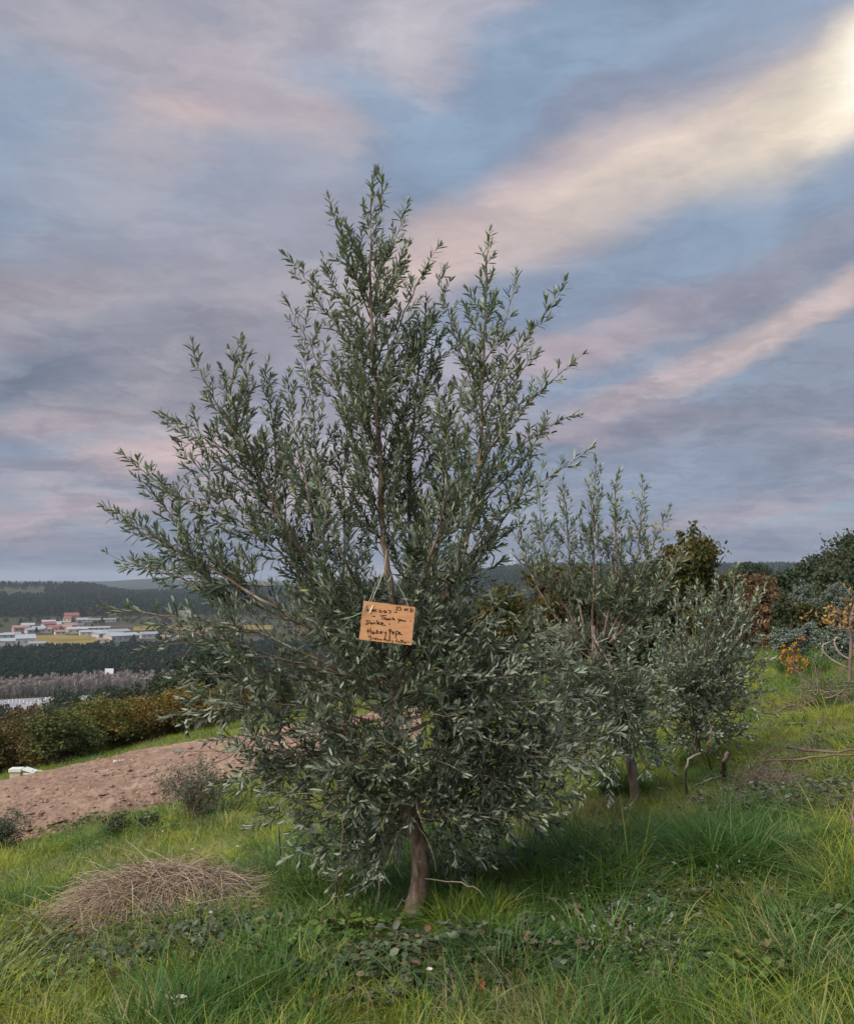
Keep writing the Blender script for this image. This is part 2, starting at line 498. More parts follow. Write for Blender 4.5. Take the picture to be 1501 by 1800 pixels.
# ================================================================== THE SETTING
# ------------------------------------------------------------------ ground sheet to the horizon
def ground_material():
    m, t = new_mat('ground')
    g = N(t, 'ShaderNodeNewGeometry'); pos = g.outputs['Position']
    sep = N(t, 'ShaderNodeSeparateXYZ'); link(t, pos, sep.inputs[0])
    dist = V_(t, 'LENGTH', pos)
    n1 = NOISE(t, pos, 1.4, 5, .6); n2 = NOISE(t, pos, 14, 4, .7); n3 = NOISE(t, pos, .012, 5, .6); n4 = NOISE(t, pos, .05, 4, .6)
    near = RAMP(t, n1.outputs[0], [(.3, (.045, .065, .014)), (.48, (.11, .155, .022)), (.62, (.17, .19, .035)), (.75, (.19, .16, .06))])
    near = MIX(t, MR(t, n2.outputs[0], .5, .72, 0, .6), near, (.05, .036, .022))
    far = RAMP(t, n3.outputs[0], [(.3, (.030, .042, .022)), (.46, (.055, .062, .028)), (.55, (.075, .058, .036)), (.68, (.10, .085, .045))])
    far = MIX(t, MR(t, n4.outputs[0], .45, .7, 0, .6), far, (.035, .045, .02))
    far = MIX(t, MR(t, dist, 2200, 2900, 0, 1), far, (.030, .042, .034))
    c = MIX(t, MR(t, dist, 30, 90, 0, 1), near, far)
    finish(t, c, .95, .1, n2.outputs[0], .5, .02)
    return m
def build_ground():
    naz = 420
    # finer in the view, coarse behind
    a = np.concatenate([np.linspace(-.75, .75, 300), np.linspace(.75, 2*pi-.75, naz-300+2)[1:-1]])
    naz = len(a)
    r = np.concatenate([[.35], np.geomspace(.6, 30, 150), np.geomspace(31, 8000, 210)])
    A, Rr = np.meshgrid(a, r)
    X = Rr*np.sin(A); Y = Rr*np.cos(A); Z = height(X, Y)
    V = np.stack([X, Y, Z], -1).reshape(-1, 3)
    V = np.concatenate([V, [[0, 0, float(height(0, 0.01))]]])
    i = np.arange(len(r)-1)[:, None]*naz; j = np.arange(naz)[None]; j2 = (j+1) % naz
    q = np.stack([i+j, i+naz+j, i+naz+j2, i+j2], -1).reshape(-1, 4)
    c = len(V)-1
    t3 = np.array([(c, k, (k+1) % naz) for k in range(naz)])
    me = mesh_np('ground', V, q, t3, True, ground_material())
    tag(obj('ground', me), 'grassy hillside falling away into the valley and rising to the far hills', kind='structure')
build_ground()

# ------------------------------------------------------------------ ploughed field on the slope
FN = [ground_at(-380, 1620), ground_at(0, 1492), ground_at(200, 1440), ground_at(420, 1372), ground_at(640, 1322), ground_at(740, 1305)]
FF = [ground_at(-420, 1452), ground_at(0, 1381), ground_at(200, 1338), ground_at(430, 1300), ground_at(640, 1266), ground_at(740, 1255)]
fpoly = np.array([p[:2] for p in FN+FF[::-1]])
def in_poly(x, y, poly):
    x = np.asarray(x); y = np.asarray(y); r = np.zeros(x.shape, bool); n = len(poly)
    j = n-1
    for i in range(n):
        xi, yi = poly[i]; xj, yj = poly[j]
        r ^= ((yi > y) != (yj > y)) & (x < (xj-xi)*(y-yi)/(yj-yi+1e-12)+xi)
        j = i
    return r
def in_field(x, y, wob=.7):
    x = np.asarray(x, dtype=float); y = np.asarray(y, dtype=float)
    return in_poly(x+(fbm(x*1.1, y*1.1, 3)-.5)*wob*2, y+(fbm(x*1.1+9, y*1.1, 3)-.5)*wob*4, fpoly)
def build_field():
    m, t = new_mat('ploughed_soil')
    pos = geo(t, 'Position')
    n1 = NOISE(t, pos, 1.2, 5, .6); n2 = NOISE(t, pos, 9, 6, .7); n3 = NOISE(t, pos, .25, 3)
    c = RAMP(t, n1.outputs[0], [(.3, (.20, .13, .092)), (.5, (.30, .20, .145)), (.7, (.38, .27, .20))])
    c = MIX(t, MR(t, n2.outputs[0], .35, .6, .7, 0), c, (.15, .085, .065))
    c = MIX(t, MR(t, n3.outputs[0], .45, .6, 0, .35), c, (.36, .25, .19))
    finish(t, c, .95, .1, n2.outputs[0], .8, .05)
    # strip parameterised along the two edges so the sheet follows the field outline
    nu, nv = 540, 190
    u = np.linspace(0, 1, nu); v = np.linspace(0, 1, nv)**1.35
    def resample(P, dense):
        P = np.array([p[:2] for p in P]); s = np.concatenate([[0], np.cumsum(np.linalg.norm(np.diff(P, axis=0), axis=1))]); s /= s[-1]
        return np.stack([np.interp(dense, s, P[:, k]) for k in range(2)], -1)
    A = resample(FN, u); B = resample(FF, u)
    XY = A[None]*(1-v)[:, None, None]+B[None]*v[:, None, None]
    X = XY[..., 0]; Y = XY[..., 1]
    ex = (fbm(X*1.1, Y*1.1, 3)-.5)*.5
    edge = np.minimum(v[:, None]*60, (1-v)[:, None]*60).clip(0, 1)
    Y = Y+ex*(1-edge)
    # furrows run along the field, with clods
    ang = R(24); s = -X*math.sin(ang)+Y*math.cos(ang)
    s = s+(fbm(X*.25, Y*.25, 2)-.5)*.8
    fur = np.sin(s*2*pi/.62)
    z = .08+fur*.085+(fbm(X*6, Y*6, 3)-.5)*.07+(fbm(X*1.3, Y*1.3, 2)-.5)*.05
    Z = height(X, Y)+np.maximum(z, -.0)*edge+.02-.05*(1-edge)
    V = np.stack([X, Y, Z], -1).reshape(-1, 3)
    i = np.arange(nv-1)[:, None]*nu; j = np.arange(nu-1)[None]
    q = np.stack([i+j, i+j+1, i+nu+j+1, i+nu+j], -1).reshape(-1, 4)
    tag(obj('ploughed_field', mesh_np('ploughed_field', V, q, None, True, m)), 'pinkish brown ploughed field with furrows on the slope below', kind='structure')
    # clods
    g = Geo()
    n = 5200
    uu = rng.random(n); vv = rng.random(n)**1.6
    ii = (uu*(nu-1)).astype(int); jj = (vv*(nv-1)).astype(int)
    base = V.reshape(nv, nu, 3)[jj, ii]
    ico = np.array([(0, 0, 1), (1, 0, .1), (.3, .95, -.1), (-.8, .6, .1), (-.8, -.6, -.05), (.3, -.95, .1), (0, 0, -.6)])
    ft = np.array([(0, 1, 2), (0, 2, 3), (0, 3, 4), (0, 4, 5), (0, 5, 1), (6, 2, 1), (6, 3, 2), (6, 4, 3), (6, 5, 4), (6, 1, 5)])
    sz = .018+rng.random(n)**4*.07
    Vc = base[:, None]+(ico[None]*(1+.5*(rng.random((n, 7, 3))-.5)))*sz[:, None, None]*np.array([1, 1, .65])
    F = ft[None]+np.arange(n)[:, None, None]*7
    tag(obj('soil_clods', mesh_np('soil_clods', Vc.reshape(-1, 3), None, F.reshape(-1, 3), False, m, flat=True)), 'loose clods of pinkish earth scattered over the ploughed field', 'soil', kind='stuff')
build_field()

# ------------------------------------------------------------------ things of the valley floor: river, tracks, fields
def drape(name, pts, dz, mat, label, n=40, kind='structure'):
    """a patch between a near edge and a far edge, lying on the terrain"""
    A, B = pts
    A = np.array(A, dtype=float); B = np.array(B, dtype=float)
    def rs(P):
        s = np.linspace(0, 1, len(P)); d = np.linspace(0, 1, n); return np.stack([np.interp(d, s, P[:, k]) for k in range(2)], -1)
    A, B = rs(A), rs(B)
    v = np.linspace(0, 1, 14)
    XY = A[None]*(1-v)[:, None, None]+B[None]*v[:, None, None]
    Z = height(XY[..., 0], XY[..., 1])+dz
    V = np.concatenate([XY, Z[..., None]], -1).reshape(-1, 3)
    i = np.arange(13)[:, None]*n; j = np.arange(n-1)[None]
    q = np.stack([i+j, i+j+1, i+n+j+1, i+n+j], -1).reshape(-1, 4)
    o = obj(name, mesh_np(name, V, q, None, True, mat)); tag(o, label, kind=kind)
    return o
def gp(px, py):
    p = ground_at(px, py); return (p[0], p[1])
def polar(px, r):
    a = math.atan((px-750.5)/FPX); return (r*math.sin(a), r*math.cos(a))
def water_mat():
    m, t = new_mat('river_water')
    n = NOISE(t, geo(t, 'Position'), .8, 4)
    finish(t, (.05, .07, .09), .12, .5, n.outputs[0], .15, .1)
    return m
drape('river', ([polar(p, 384) for p in (-500, -100, 300, 700, 1000)], [polar(p, 403) for p in (-500, -100, 300, 700, 1000)]), .8, water_mat(), 'grey river crossing the valley floor')
pale = noise_mat('pale_ground', [(.35, (.20, .19, .21)), (.6, (.30, .29, .31))], .05, 3, .9, coord='w')
drape('pale_vineyard_ground', ([polar(p, 440) for p in (-300, 0, 200, 420)], [polar(p, 490) for p in (-300, 0, 200, 420)]), .6, pale, 'pale grey strip of ground before the bare poplars')
yel = noise_mat('yellow_field', [(.35, (.16, .12, .035)), (.6, (.24, .18, .05))], .04, 3, .95, coord='w')
drape('yellow_field', ([gp(48, 1138), gp(110, 1137), gp(180, 1134)], [gp(52, 1119), gp(110, 1117), gp(190, 1121)]), .8, yel, 'yellow stubble field in front of the village')
drape('yellow_field', ([gp(235, 1110), gp(330, 1108), gp(480, 1108)], [gp(235, 1103), gp(330, 1101), gp(480, 1100)]), .8, yel, 'distant yellow field right of the village')

# ------------------------------------------------------------------ generic foliage crowns made of leaf clumps
def quads_leaf(C, size, upb=.3, aspect=.6, seed=0):
    """one small bent leaf (2 quads) per centre"""
    g = np.random.default_rng(seed); n = len(C)
    size = np.broadcast_to(size, (n,))[:, None]
    d = norm(g.normal(size=(n, 3))+np.array([0, 0, upb]))
    s = norm(np.cross(d, norm(g.normal(size=(n, 3)))))
    b = np.cross(d, s)
    w = size*aspect*.5
    p0 = C-d*size*.5; p1 = C+b*size*.12; p2 = C+d*size*.5
    V = np.stack([p0-s*w*.35, p0+s*w*.35, p1+s*w, p1-s*w, p2+s*w*.3, p2-s*w*.3], 1).reshape(-1, 3)
    i = np.arange(n)[:, None]*6
    q = np.concatenate([i+np.array([0, 1, 2, 3]), i+np.array([3, 2, 4, 5])], 0)
    return V, q
def crown_points(lobes, nclump, per, spread, seed, shell=.55):
    g = np.random.default_rng(seed)
    L = np.array([l[3]*l[4]*l[5] for l in lobes], dtype=float)**(2/3); L /= L.sum()
    k = g.choice(len(lobes), nclump, p=L)
    d = norm(g.normal(size=(nclump, 3)))
    rr = shell+(1-shell)*g.random(nclump)**.6
    rr = rr*(1+.16*g.normal(size=nclump))
    lo = np.array(lobes)[k]
    c = lo[:, :3]+d*rr[:, None]*lo[:, 3:6]
    pts = c[:, None]+g.normal(size=(nclump, per, 3))*spread*np.array([1, 1, .75])*(.6+.8*g.random((nclump, 1, 1)))
    return c, pts.reshape(-1, 3)
def limbs(G, targets, base, fork_z, r0, seed=0, n=5):
    g = np.random.default_rng(seed)
    top = np.array([base[0], base[1], base[2]+fork_z])
    G.tube([base-np.array([0, 0, .15]), base+(top-base)*.5+g.normal(size=3)*r0*.6, top], [r0*1.25, r0, r0*.8], 8)
    for c in targets:
        m = top+(c-top)*.5+np.array([0, 0, .12])*np.linalg.norm(c-top)+g.normal(size=3)*.05
        G.tube([top-np.array([0, 0, r0]), m, c], [r0*.55, r0*.28, r0*.08], 5, cap=False)
bark_brown = noise_mat('bark_brown', [(.3, (.05, .038, .028)), (.6, (.11, .085, .065))], 6, 5, .9, stretch=(1, 1, .3))
bark_grey = noise_mat('bark_grey', [(.3, (.10, .09, .08)), (.6, (.20, .18, .16))], 6, 5, .9, stretch=(1, 1, .3))
def tree_meshes(name, lobes, nclump, per, spread, leaf, mat, seed, fork=.6, r0=.12, nl=14, shell=.55, bark=bark_brown):
    c, P = crown_points(lobes, nclump, per, spread, seed, shell)
    P = P[P[:, 2] > .12]
    V, q = quads_leaf(P, leaf*(.7+.6*np.random.default_rng(seed).random(len(P))), seed=seed)
    crown = mesh_np(name+'_crown', V, q, None, False, mat)
    G = Geo(); g = np.random.default_rng(seed+1)
    limbs(G, c[g.choice(len(c), min(nl, len(c)), False)], np.zeros(3), fork, r0, seed)
    return crown, G.mesh(name+'_trunk', bark, True), float(np.percentile(P[:, 2], 99.5))
def place_tree(name, meshes, loc, s, rz, label, cat, group=None, sz=None):
    e = empty(name, loc, rz); e.scale = (s, s, sz or s)
    tag(e, label, cat, group)
    obj('crown', meshes[0], e); obj('trunk', meshes[1], e)
    return e
def lobes_round(w, h, z0, n, seed, k=.45):
    g = np.random.default_rng(seed); L = [(0, 0, z0+h*.45, w*.33, w*.33, h*.38)]
    for i in range(n):
        a = g.random()*2*pi; r = w*.5*(.35+.4*g.random()); z = z0+h*(.2+.62*g.random())
        s = w*k*.5*(.7+.6*g.random())
        f = 1-.5*abs((z-z0)/h-.4)
        L.append((r*f*cos(a), r*f*sin(a), z, s, s, s*.8))
    return L

# ------------------------------------------------------------------ far forests (one mass, nobody could count)
def far_forest():
    mats = [leaf_mat('far_pine', [(0, (.012, .030, .022)), (1, (.030, .060, .038))], trans=.05, rough=.8, spec=.1),
            leaf_mat('far_oak', [(0, (.035, .045, .018)), (1, (.075, .075, .030))], trans=.05, rough=.8, spec=.1),
            leaf_mat('far_rust', [(0, (.075, .040, .022)), (1, (.12, .075, .035))], trans=.05, rough=.8, spec=.1)]
    src = []
    for k in range(3):
        g = np.random.default_rng(50+k); n = 90
        z = g.random(n)**.8; r = (1-z)**.8*.30+.03
        a = g.random(n)*2*pi
        C = np.stack([r*np.cos(a), r*np.sin(a), .12+z*.88], -1)
        V, q = quads_leaf(C, .17, aspect=.9, seed=k); src.append(mesh_np('conifer', V, q, None, False, mats[0]))
    for k in range(4):
        c, P = crown_points(lobes_round(.9, .8, .15, 5, 70+k), 22, 5, .07, 80+k)
        V, q = quads_leaf(P, .17, aspect=.9, seed=k); src.append(mesh_np('broadleaf', V, q, None, False, mats[1 if k < 3 else 2]))
    P = []
    g = np.random.default_rng(9)
    # wood between poplars and village
    n = 5200
    a = g.uniform(-.62, .02, n); r = g.uniform(560, 800, n)
    t = np.stack([a, r, np.zeros(n)], -1); P.append((t, 5, 8, .12))
    # hill behind the village
    n = 15000
    a = g.uniform(-.62, .22, n); r = g.uniform(1230, 2150, n)
    t = np.stack([a, r, np.zeros(n)], -1)
    x = r*np.sin(a); y = r*np.cos(a)
    moor = fbm(x/260+5, y/260, 3)
    keep = moor < .60
    keep &= ~((a < -.40) & (r > 1850) & (g.random(n) < .8))
    P.append((t[keep], 9, 15, .10))
    # sparse trees through the village and along the river
    n = 500
    a = g.uniform(-.6, -.1, n); r = g.uniform(820, 1230, n); P.append((np.stack([a, r, np.zeros(n)], -1), 4, 8, .5))
    n = 210
    a = g.uniform(-.62, .1, n); r = g.uniform(405, 432, n); P.append((np.stack([a, r, np.zeros(n)], -1), 4, 8, .7))
    n = 330
    a = g.uniform(-.62, .1, n); r = g.uniform(345, 380, n); P.append((np.stack([a, r, np.zeros(n)], -1), 2, 4.5, .8))
    # blue ridge on the right
    n = 7000
    a = g.uniform(-.02, .62, n); r = g.uniform(1600, 2300, n); P.append((np.stack([a, r, np.zeros(n)], -1), 10, 17, .3))
    n = 2500
    a = g.uniform(-.05, .62, n); r = g.uniform(500, 1500, n); P.append((np.stack([a, r, np.zeros(n)], -1), 6, 11, .6))
    pts, rot, scl, idx = [], [], [], []
    yfields = []
    for o in bpy.data.objects:
        if o.name.startswith('yellow_field'):
            v = np.array([w.co[:2] for w in o.data.vertices]); yfields.append((v.min(0)-3, v.max(0)+3))
    for t, h0, h1, ob in P:
        a, r = t[:, 0], t[:, 1]
        x = r*np.sin(a); y = r*np.cos(a)
        ok = np.ones(len(x), bool)
        for lo, hi in yfields: ok &= ~((x > lo[0]) & (x < hi[0]) & (y > lo[1]) & (y < hi[1]))
        ok &= ~((r > 820) & (r < 1230) & (a < -.33) & (a > -.47) & (r < 1100) & (g.random(len(x)) < .75))
        x, y = x[ok], y[ok]; n = len(x)
        h = g.uniform(h0, h1, n)
        pts.append(np.stack([x, y, height(x, y)-.3], -1))
        rot.append(np.stack([np.zeros(n), np.zeros(n), g.uniform(0, 6.28, n)], -1))
        w = h*g.uniform(.8, 1.25, n)
        scl.append(np.stack([w, w, h], -1))
        br = g.random(n) < ob+.35*(fbm(x/90, y/90, 2)-.5)*2
        idx.append(np.where(br, 3+g.integers(0, 4, n), g.integers(0, 3, n)))
    scatter('far_forest', np.concatenate(pts), np.concatenate(rot), np.concatenate(scl), np.concatenate(idx), src,
            'dark pine and oak woods covering the far hills and the valley', 'forest')
far_forest()

# ------------------------------------------------------------------ bare poplars in rows
def poplars():
    m, t = new_mat('poplar_twigs')
    finish(t, RAMP(t, geo(t, 'Random Per Island'), [(0, (.24, .20, .18)), (1, (.40, .35, .32))]), .9, .1)
    ms = []
    for k in range(4):
        g = np.random.default_rng(200+k); G = Geo()
        G.tube([(0, 0, -.3), (0, 0, 6), (g.normal()*.15, 0, 13)], [.16, .11, .03], 4)
        for i in range(110):
            z = g.uniform(2.2, 11.5); a = g.random()*6.28; L = (1.5+.22*(12-z))*g.uniform(.6, 1.1)
            d = np.array([cos(a)*.35, sin(a)*.35, .95])
            p = np.array([0, 0, z])
            G.tube([p, p+d*L*.5+np.array([cos(a), sin(a), 0])*.12, p+d*L], [.08, .06, .03], 3, cap=False)
        ms.append(G.mesh('poplar', m))
    g = random.Random(4)
    n = 0
    for row, r in enumerate((494, 503, 512, 522)):
        px = -40+row*2
        while px < 335:
            x, y = polar(px, r+g.uniform(-1, 1))
            o = obj('poplar_tree', ms[g.randrange(4)], None, on_ground(x, y), (0, 0, g.uniform(0, 6)), (g.uniform(1.5, 2.4), g.uniform(1.5, 2.4), g.uniform(.62, .93)*(.9 if px > 60 else .82)))
            tag(o, 'bare grey poplar in the long rows along the valley floor', 'poplar', 'bare poplars in rows in the valley')
            px += g.uniform(8.0, 10.0) if row else g.uniform(6.5, 8.5)
            n += 1
poplars()

# ------------------------------------------------------------------ village
def village():
    def plain(name, c, rough=.8):
        return noise_mat(name, [(.3, tuple(v*.85 for v in c)), (.7, c)], .5, 3, rough, coord='obj')
    wallm = {'w': plain('white_render', (.46, .45, .43)), 'c': plain('cream_render', (.62, .54, .42)), 'p': plain('pink_render', (.50, .27, .22)), 'g': plain('grey_render', (.42, .42, .43))}
    roofm = {'r': plain('red_tiles', (.27, .11, .10)), 'o': plain('faded_tiles', (.33, .20, .17)), 'g': plain('grey_sheet_roof', (.30, .31, .34)), 'w': plain('white_sheet_roof', (.36, .38, .41)), 'd': plain('dark_slate', (.12, .12, .14))}
    winm = plain('dark_window', (.03, .035, .045), .3)
    H = [ # px, py, width, depth, height, wall, roof, rz, what
        (37, 1110, 15, 12, 6, 'p', 'o', .2, 'low pinkish house with a faded roof at the left edge of the village'),
        (50, 1104, 13, 9, 5, 'w', 'w', -.1, 'bright white house above the pinkish one'),
        (57, 1113, 12, 10, 5, 'g', 'g', .3, 'grey house behind the yellow field, leftmost of its row'),
        (70, 1112, 13, 9, 6, 'w', 'g', -.3, 'white house with grey roof behind the yellow field'),
        (81, 1112, 11, 9, 5, 'w', 'o', .1, 'small white house with faded roof behind the yellow field'),
        (86, 1105, 13, 9, 7, 'w', 'r', .4, 'tall white house with dark red roof in the village middle'),
        (96, 1110, 12, 10, 6, 'p', 'r', -.2, 'pink house with red roof behind the middle of the yellow field'),
        (97, 1103, 12, 9, 5, 'w', 'w', .1, 'white flat looking house above the red roofed one'),
        (106, 1115, 10, 8, 4, 'c', 'o', .2, 'little cream house at the rim of the yellow field'),
        (113, 1109, 16, 10, 6, 'c', 'o', -.1, 'wide cream house with faded tiles right of the red roof'),
        (124, 1107, 11, 10, 7, 'p', 'o', .3, 'pale pink house with faded tiles near the village centre'),
        (86, 1098, 14, 8, 5, 'w', 'w', 0, 'long white house at the upper edge of the village'),
        (105, 1098, 22, 9, 4, 'g', 'g', .05, 'long low grey shed at the upper edge of the village'),
        (126, 1091, 16, 12, 9, 'p', 'r', .2, 'bright red roofed house standing alone above the village'),
        (120, 1093, 9, 8, 6, 'c', 'r', -.3, 'small house with red roof beside the lone bright one'),
        (136, 1113, 19, 10, 6, 'c', 'w', .1, 'cream house with pale roof before the sheds'),
        (139, 1104, 12, 9, 5, 'g', 'd', -.2, 'grey house with dark roof above the cream one'),
        (160, 1108, 38, 12, 4, 'g', 'w', .05, 'long white roofed shed, uppermost of the farm sheds'),
        (172, 1116, 34, 12, 5, 'c', 'w', .1, 'long cream shed with white roof right of the yellow field'),
        (190, 1120, 26, 14, 6, 'g', 'w', .5, 'white roofed shed in front of the two largest sheds'),
        (205, 1118, 22, 16, 7, 'g', 'g', .4, 'big grey shed at the right end of the village'),
        (214, 1127, 28, 18, 8, 'w', 'w', .45, 'large pale industrial shed at the right end of the village'),
        (186, 1129, 16, 10, 4, 'c', 'o', 0, 'low cream shed at the right end of the yellow field'),
        (4, 1122, 22, 12, 5, 'g', 'w', 0, 'white roofed shed at the left edge above the factory'),
        (22, 1121, 14, 9, 5, 'w', 'g', .2, 'small white shed behind the long factory'),
        (2, 1134, 44, 16, 6, 'w', 'w', .03, 'long white factory hall at the left edge'),
        (30, 1134, 22, 16, 6, 'g', 'w', .03, 'grey walled part building of the factory row'),
        (45, 1134, 16, 16, 9, 'w', 'w', .03, 'square white factory block left of the yellow field'),
        (62, 1136, 10, 7, 4, 'g', 'g', 0, 'tiny grey hut at the near edge of the yellow field'),
        (73, 1136, 8, 7, 4, 'w', 'g', .3, 'tiny white hut at the near edge of the yellow field'),
        (92, 1139, 9, 8, 4, 'p', 'o', .2, 'small pink hut among the trees below the yellow field'),
        (148, 1092, 16, 9, 4, 'g', 'g', 0, 'grey shed right of the bright red house'),
        (170, 1093, 44, 9, 4, 'g', 'g', .02, 'long grey shed beside the road above the village'),
        (262, 1122, 16, 10, 6, 'w', 'g', .2, 'white house seen between olive leaves right of the village'),
        (300, 1128, 18, 10, 6, 'w', 'o', .1, 'white house with faded roof seen between the olive leaves'),
        (325, 1082, 15, 10, 6, 'w', 'g', .1, 'white farmhouse on the hill behind the olive leaves'),
        (352, 1118, 14, 10, 6, 'c', 'r', .3, 'cream house with red roof hidden behind the olive crown'),
    ]
    for px, py, w, dp, h, wm, rm, rz, what in H:
        p = ground_at(px, py)
        e = empty('house', p-np.array([0, 0, .5]), rz+math.atan((px-750)/1500)*-1)
        tag(e, what, 'house', 'buildings of the distant village')
        G = Geo(); hh = h*.72+.5
        G.box((0, 0, hh/2), (w, dp, hh))
        obj('wall', G.mesh('wall', wallm[wm]), e)
        G = Geo(); G.flat = True; o = .5; rh = h*.28 if w > 20 else h*.38
        y = dp/2+o; x = w/2+o
        G.add([(-x, -y, hh), (x, -y, hh), (x, y, hh), (-x, y, hh), (-x, 0, hh+rh), (x, 0, hh+rh)], [(0, 1, 5, 4), (2, 3, 4, 5), (0, 3, 2, 1)], [(0, 4, 3), (1, 2, 5)])
        obj('roof', G.mesh('roof', roofm[rm]), e)
        k = max(2, int(w/5))
        wme = None
        for i in range(k):
            if wme is None:
                Gw = Geo(); Gw.box((0, 0, 0), (1.3, .12, 1.3)); wme = Gw.mesh('window', winm)
            obj('window', wme, e, (-w/2+w*(i+.5)/k, -dp/2-.05, hh*.6))
village()
def far_extras():
    # billboard like white panel over the poplars
    white = noise_mat('white_panel', [(.3, (.72, .74, .74)), (.7, (.8, .8, .8))], .5, 2, .6)
    dark = noise_mat('dark_post', [(.3, (.05, .05, .05)), (.7, (.09, .09, .09))], 2, 2, .8)
    p = ground_at(199, 1189)
    p = on_ground(*polar(199, 560))
    top = at(199, 1181, p[1])[2]
    e = empty('roadside_panel', p); tag(e, 'white blank panel on a post above the bare poplars', 'sign')
    G = Geo(); G.box((0, 0, top-p[2]), (5.2, .4, 4.0)); obj('panel', G.mesh('panel', white), e)
    for s in (-1, 1):
        G = Geo(); G.tube([(s*1.5, .3, -.5), (s*1.5, .3, top-p[2]+1.5)], .22, 6); obj('post', G.mesh('post', dark), e)
    # vineyard posts on the pale strip
    G = Geo(); G.tube([(0, 0, -.3), (0, 0, 3.4)], .16, 4); pm = G.mesh('post', white)
    for k in range(46):
        px = 20+k*6.4; r = 462+6*math.sin(k*.7)
        x, y = polar(px, r)
        o = obj('vineyard_post', pm, None, on_ground(x, y)); tag(o, 'thin white post standing in the pale strip before the poplars', 'post', 'white posts on the pale strip of ground')
    # two masts on the skyline
    for px, py, h in ((897, 1006, 30), (903, 1006, 22)):
        p = on_ground(*polar(px, 2000))
        p[2] = max(p[2], 1.5+2000*9/1500-3)
        p = on_ground(*polar(px, 2000))
        G = Geo(); G.tube([(0, 0, 0), (0, 0, h+12)], [.9, .4], 5)
        o = obj('mast', G.mesh('mast', white), None, p)
        tag(o, 'tall thin white mast on the skyline, the %s of two' % ('higher one on the left' if h == 30 else 'shorter one on the right'), 'mast')
far_extras()

# ------------------------------------------------------------------ autumn trees below the field, dark trees behind
am = [leaf_mat('autumn_olive', [(0, (.035, .040, .012)), (.5, (.15, .115, .026)), (1, (.27, .19, .04))], trans=.2, rough=.7, patch=.8, pscale=.22, pcol=(.26, .13, .02), objvar=((.06, .07, .02), .5)),
      leaf_mat('autumn_green', [(0, (.022, .036, .012)), (.6, (.08, .10, .026)), (1, (.15, .16, .04))], trans=.2, rough=.7, patch=.5, pscale=.4, pcol=(.11, .09, .02), objvar=((.09, .06, .02), .4)),
      leaf_mat('autumn_rust', [(0, (.07, .042, .018)), (.6, (.15, .085, .028)), (1, (.22, .13, .035))], trans=.2, rough=.7, patch=.4, pscale=.5, pcol=(.08, .075, .02), objvar=((.07, .06, .02), .5)),
      leaf_mat('dark_green', [(0, (.012, .022, .010)), (.6, (.028, .045, .018)), (1, (.06, .08, .03))], trans=.12, rough=.7)]
am.append(leaf_mat('golden_leaf', [(0, (.13, .085, .018)), (.5, (.30, .19, .030)), (1, (.44, .29, .05))], trans=.3, rough=.7, patch=.5, pscale=.5, pcol=(.16, .16, .03)))
am.append(leaf_mat('yellowgreen_leaf', [(0, (.06, .075, .016)), (.5, (.14, .155, .028)), (1, (.24, .22, .045))], trans=.3, rough=.7, patch=.5, pscale=.5, pcol=(.22, .13, .03)))
AT = []
for k in range(6):
    mat = am[[0, 1, 4, 0, 5, 2][k]]
    AT.append(tree_meshes('autumn_tree', lobes_round(5.2, 5.2, .2, 13, 300+k, .5), 230, 26, .26, .20, mat, 310+k, 1.2, .13, 16, .5))
DT = [tree_meshes('dark_tree', lobes_round(5.0, 7.0, .6, 13, 330+k, .5), 230, 26, .28, .24, am[3], 340+k, 1.6, .16, 16, .5) for k in range(2)]
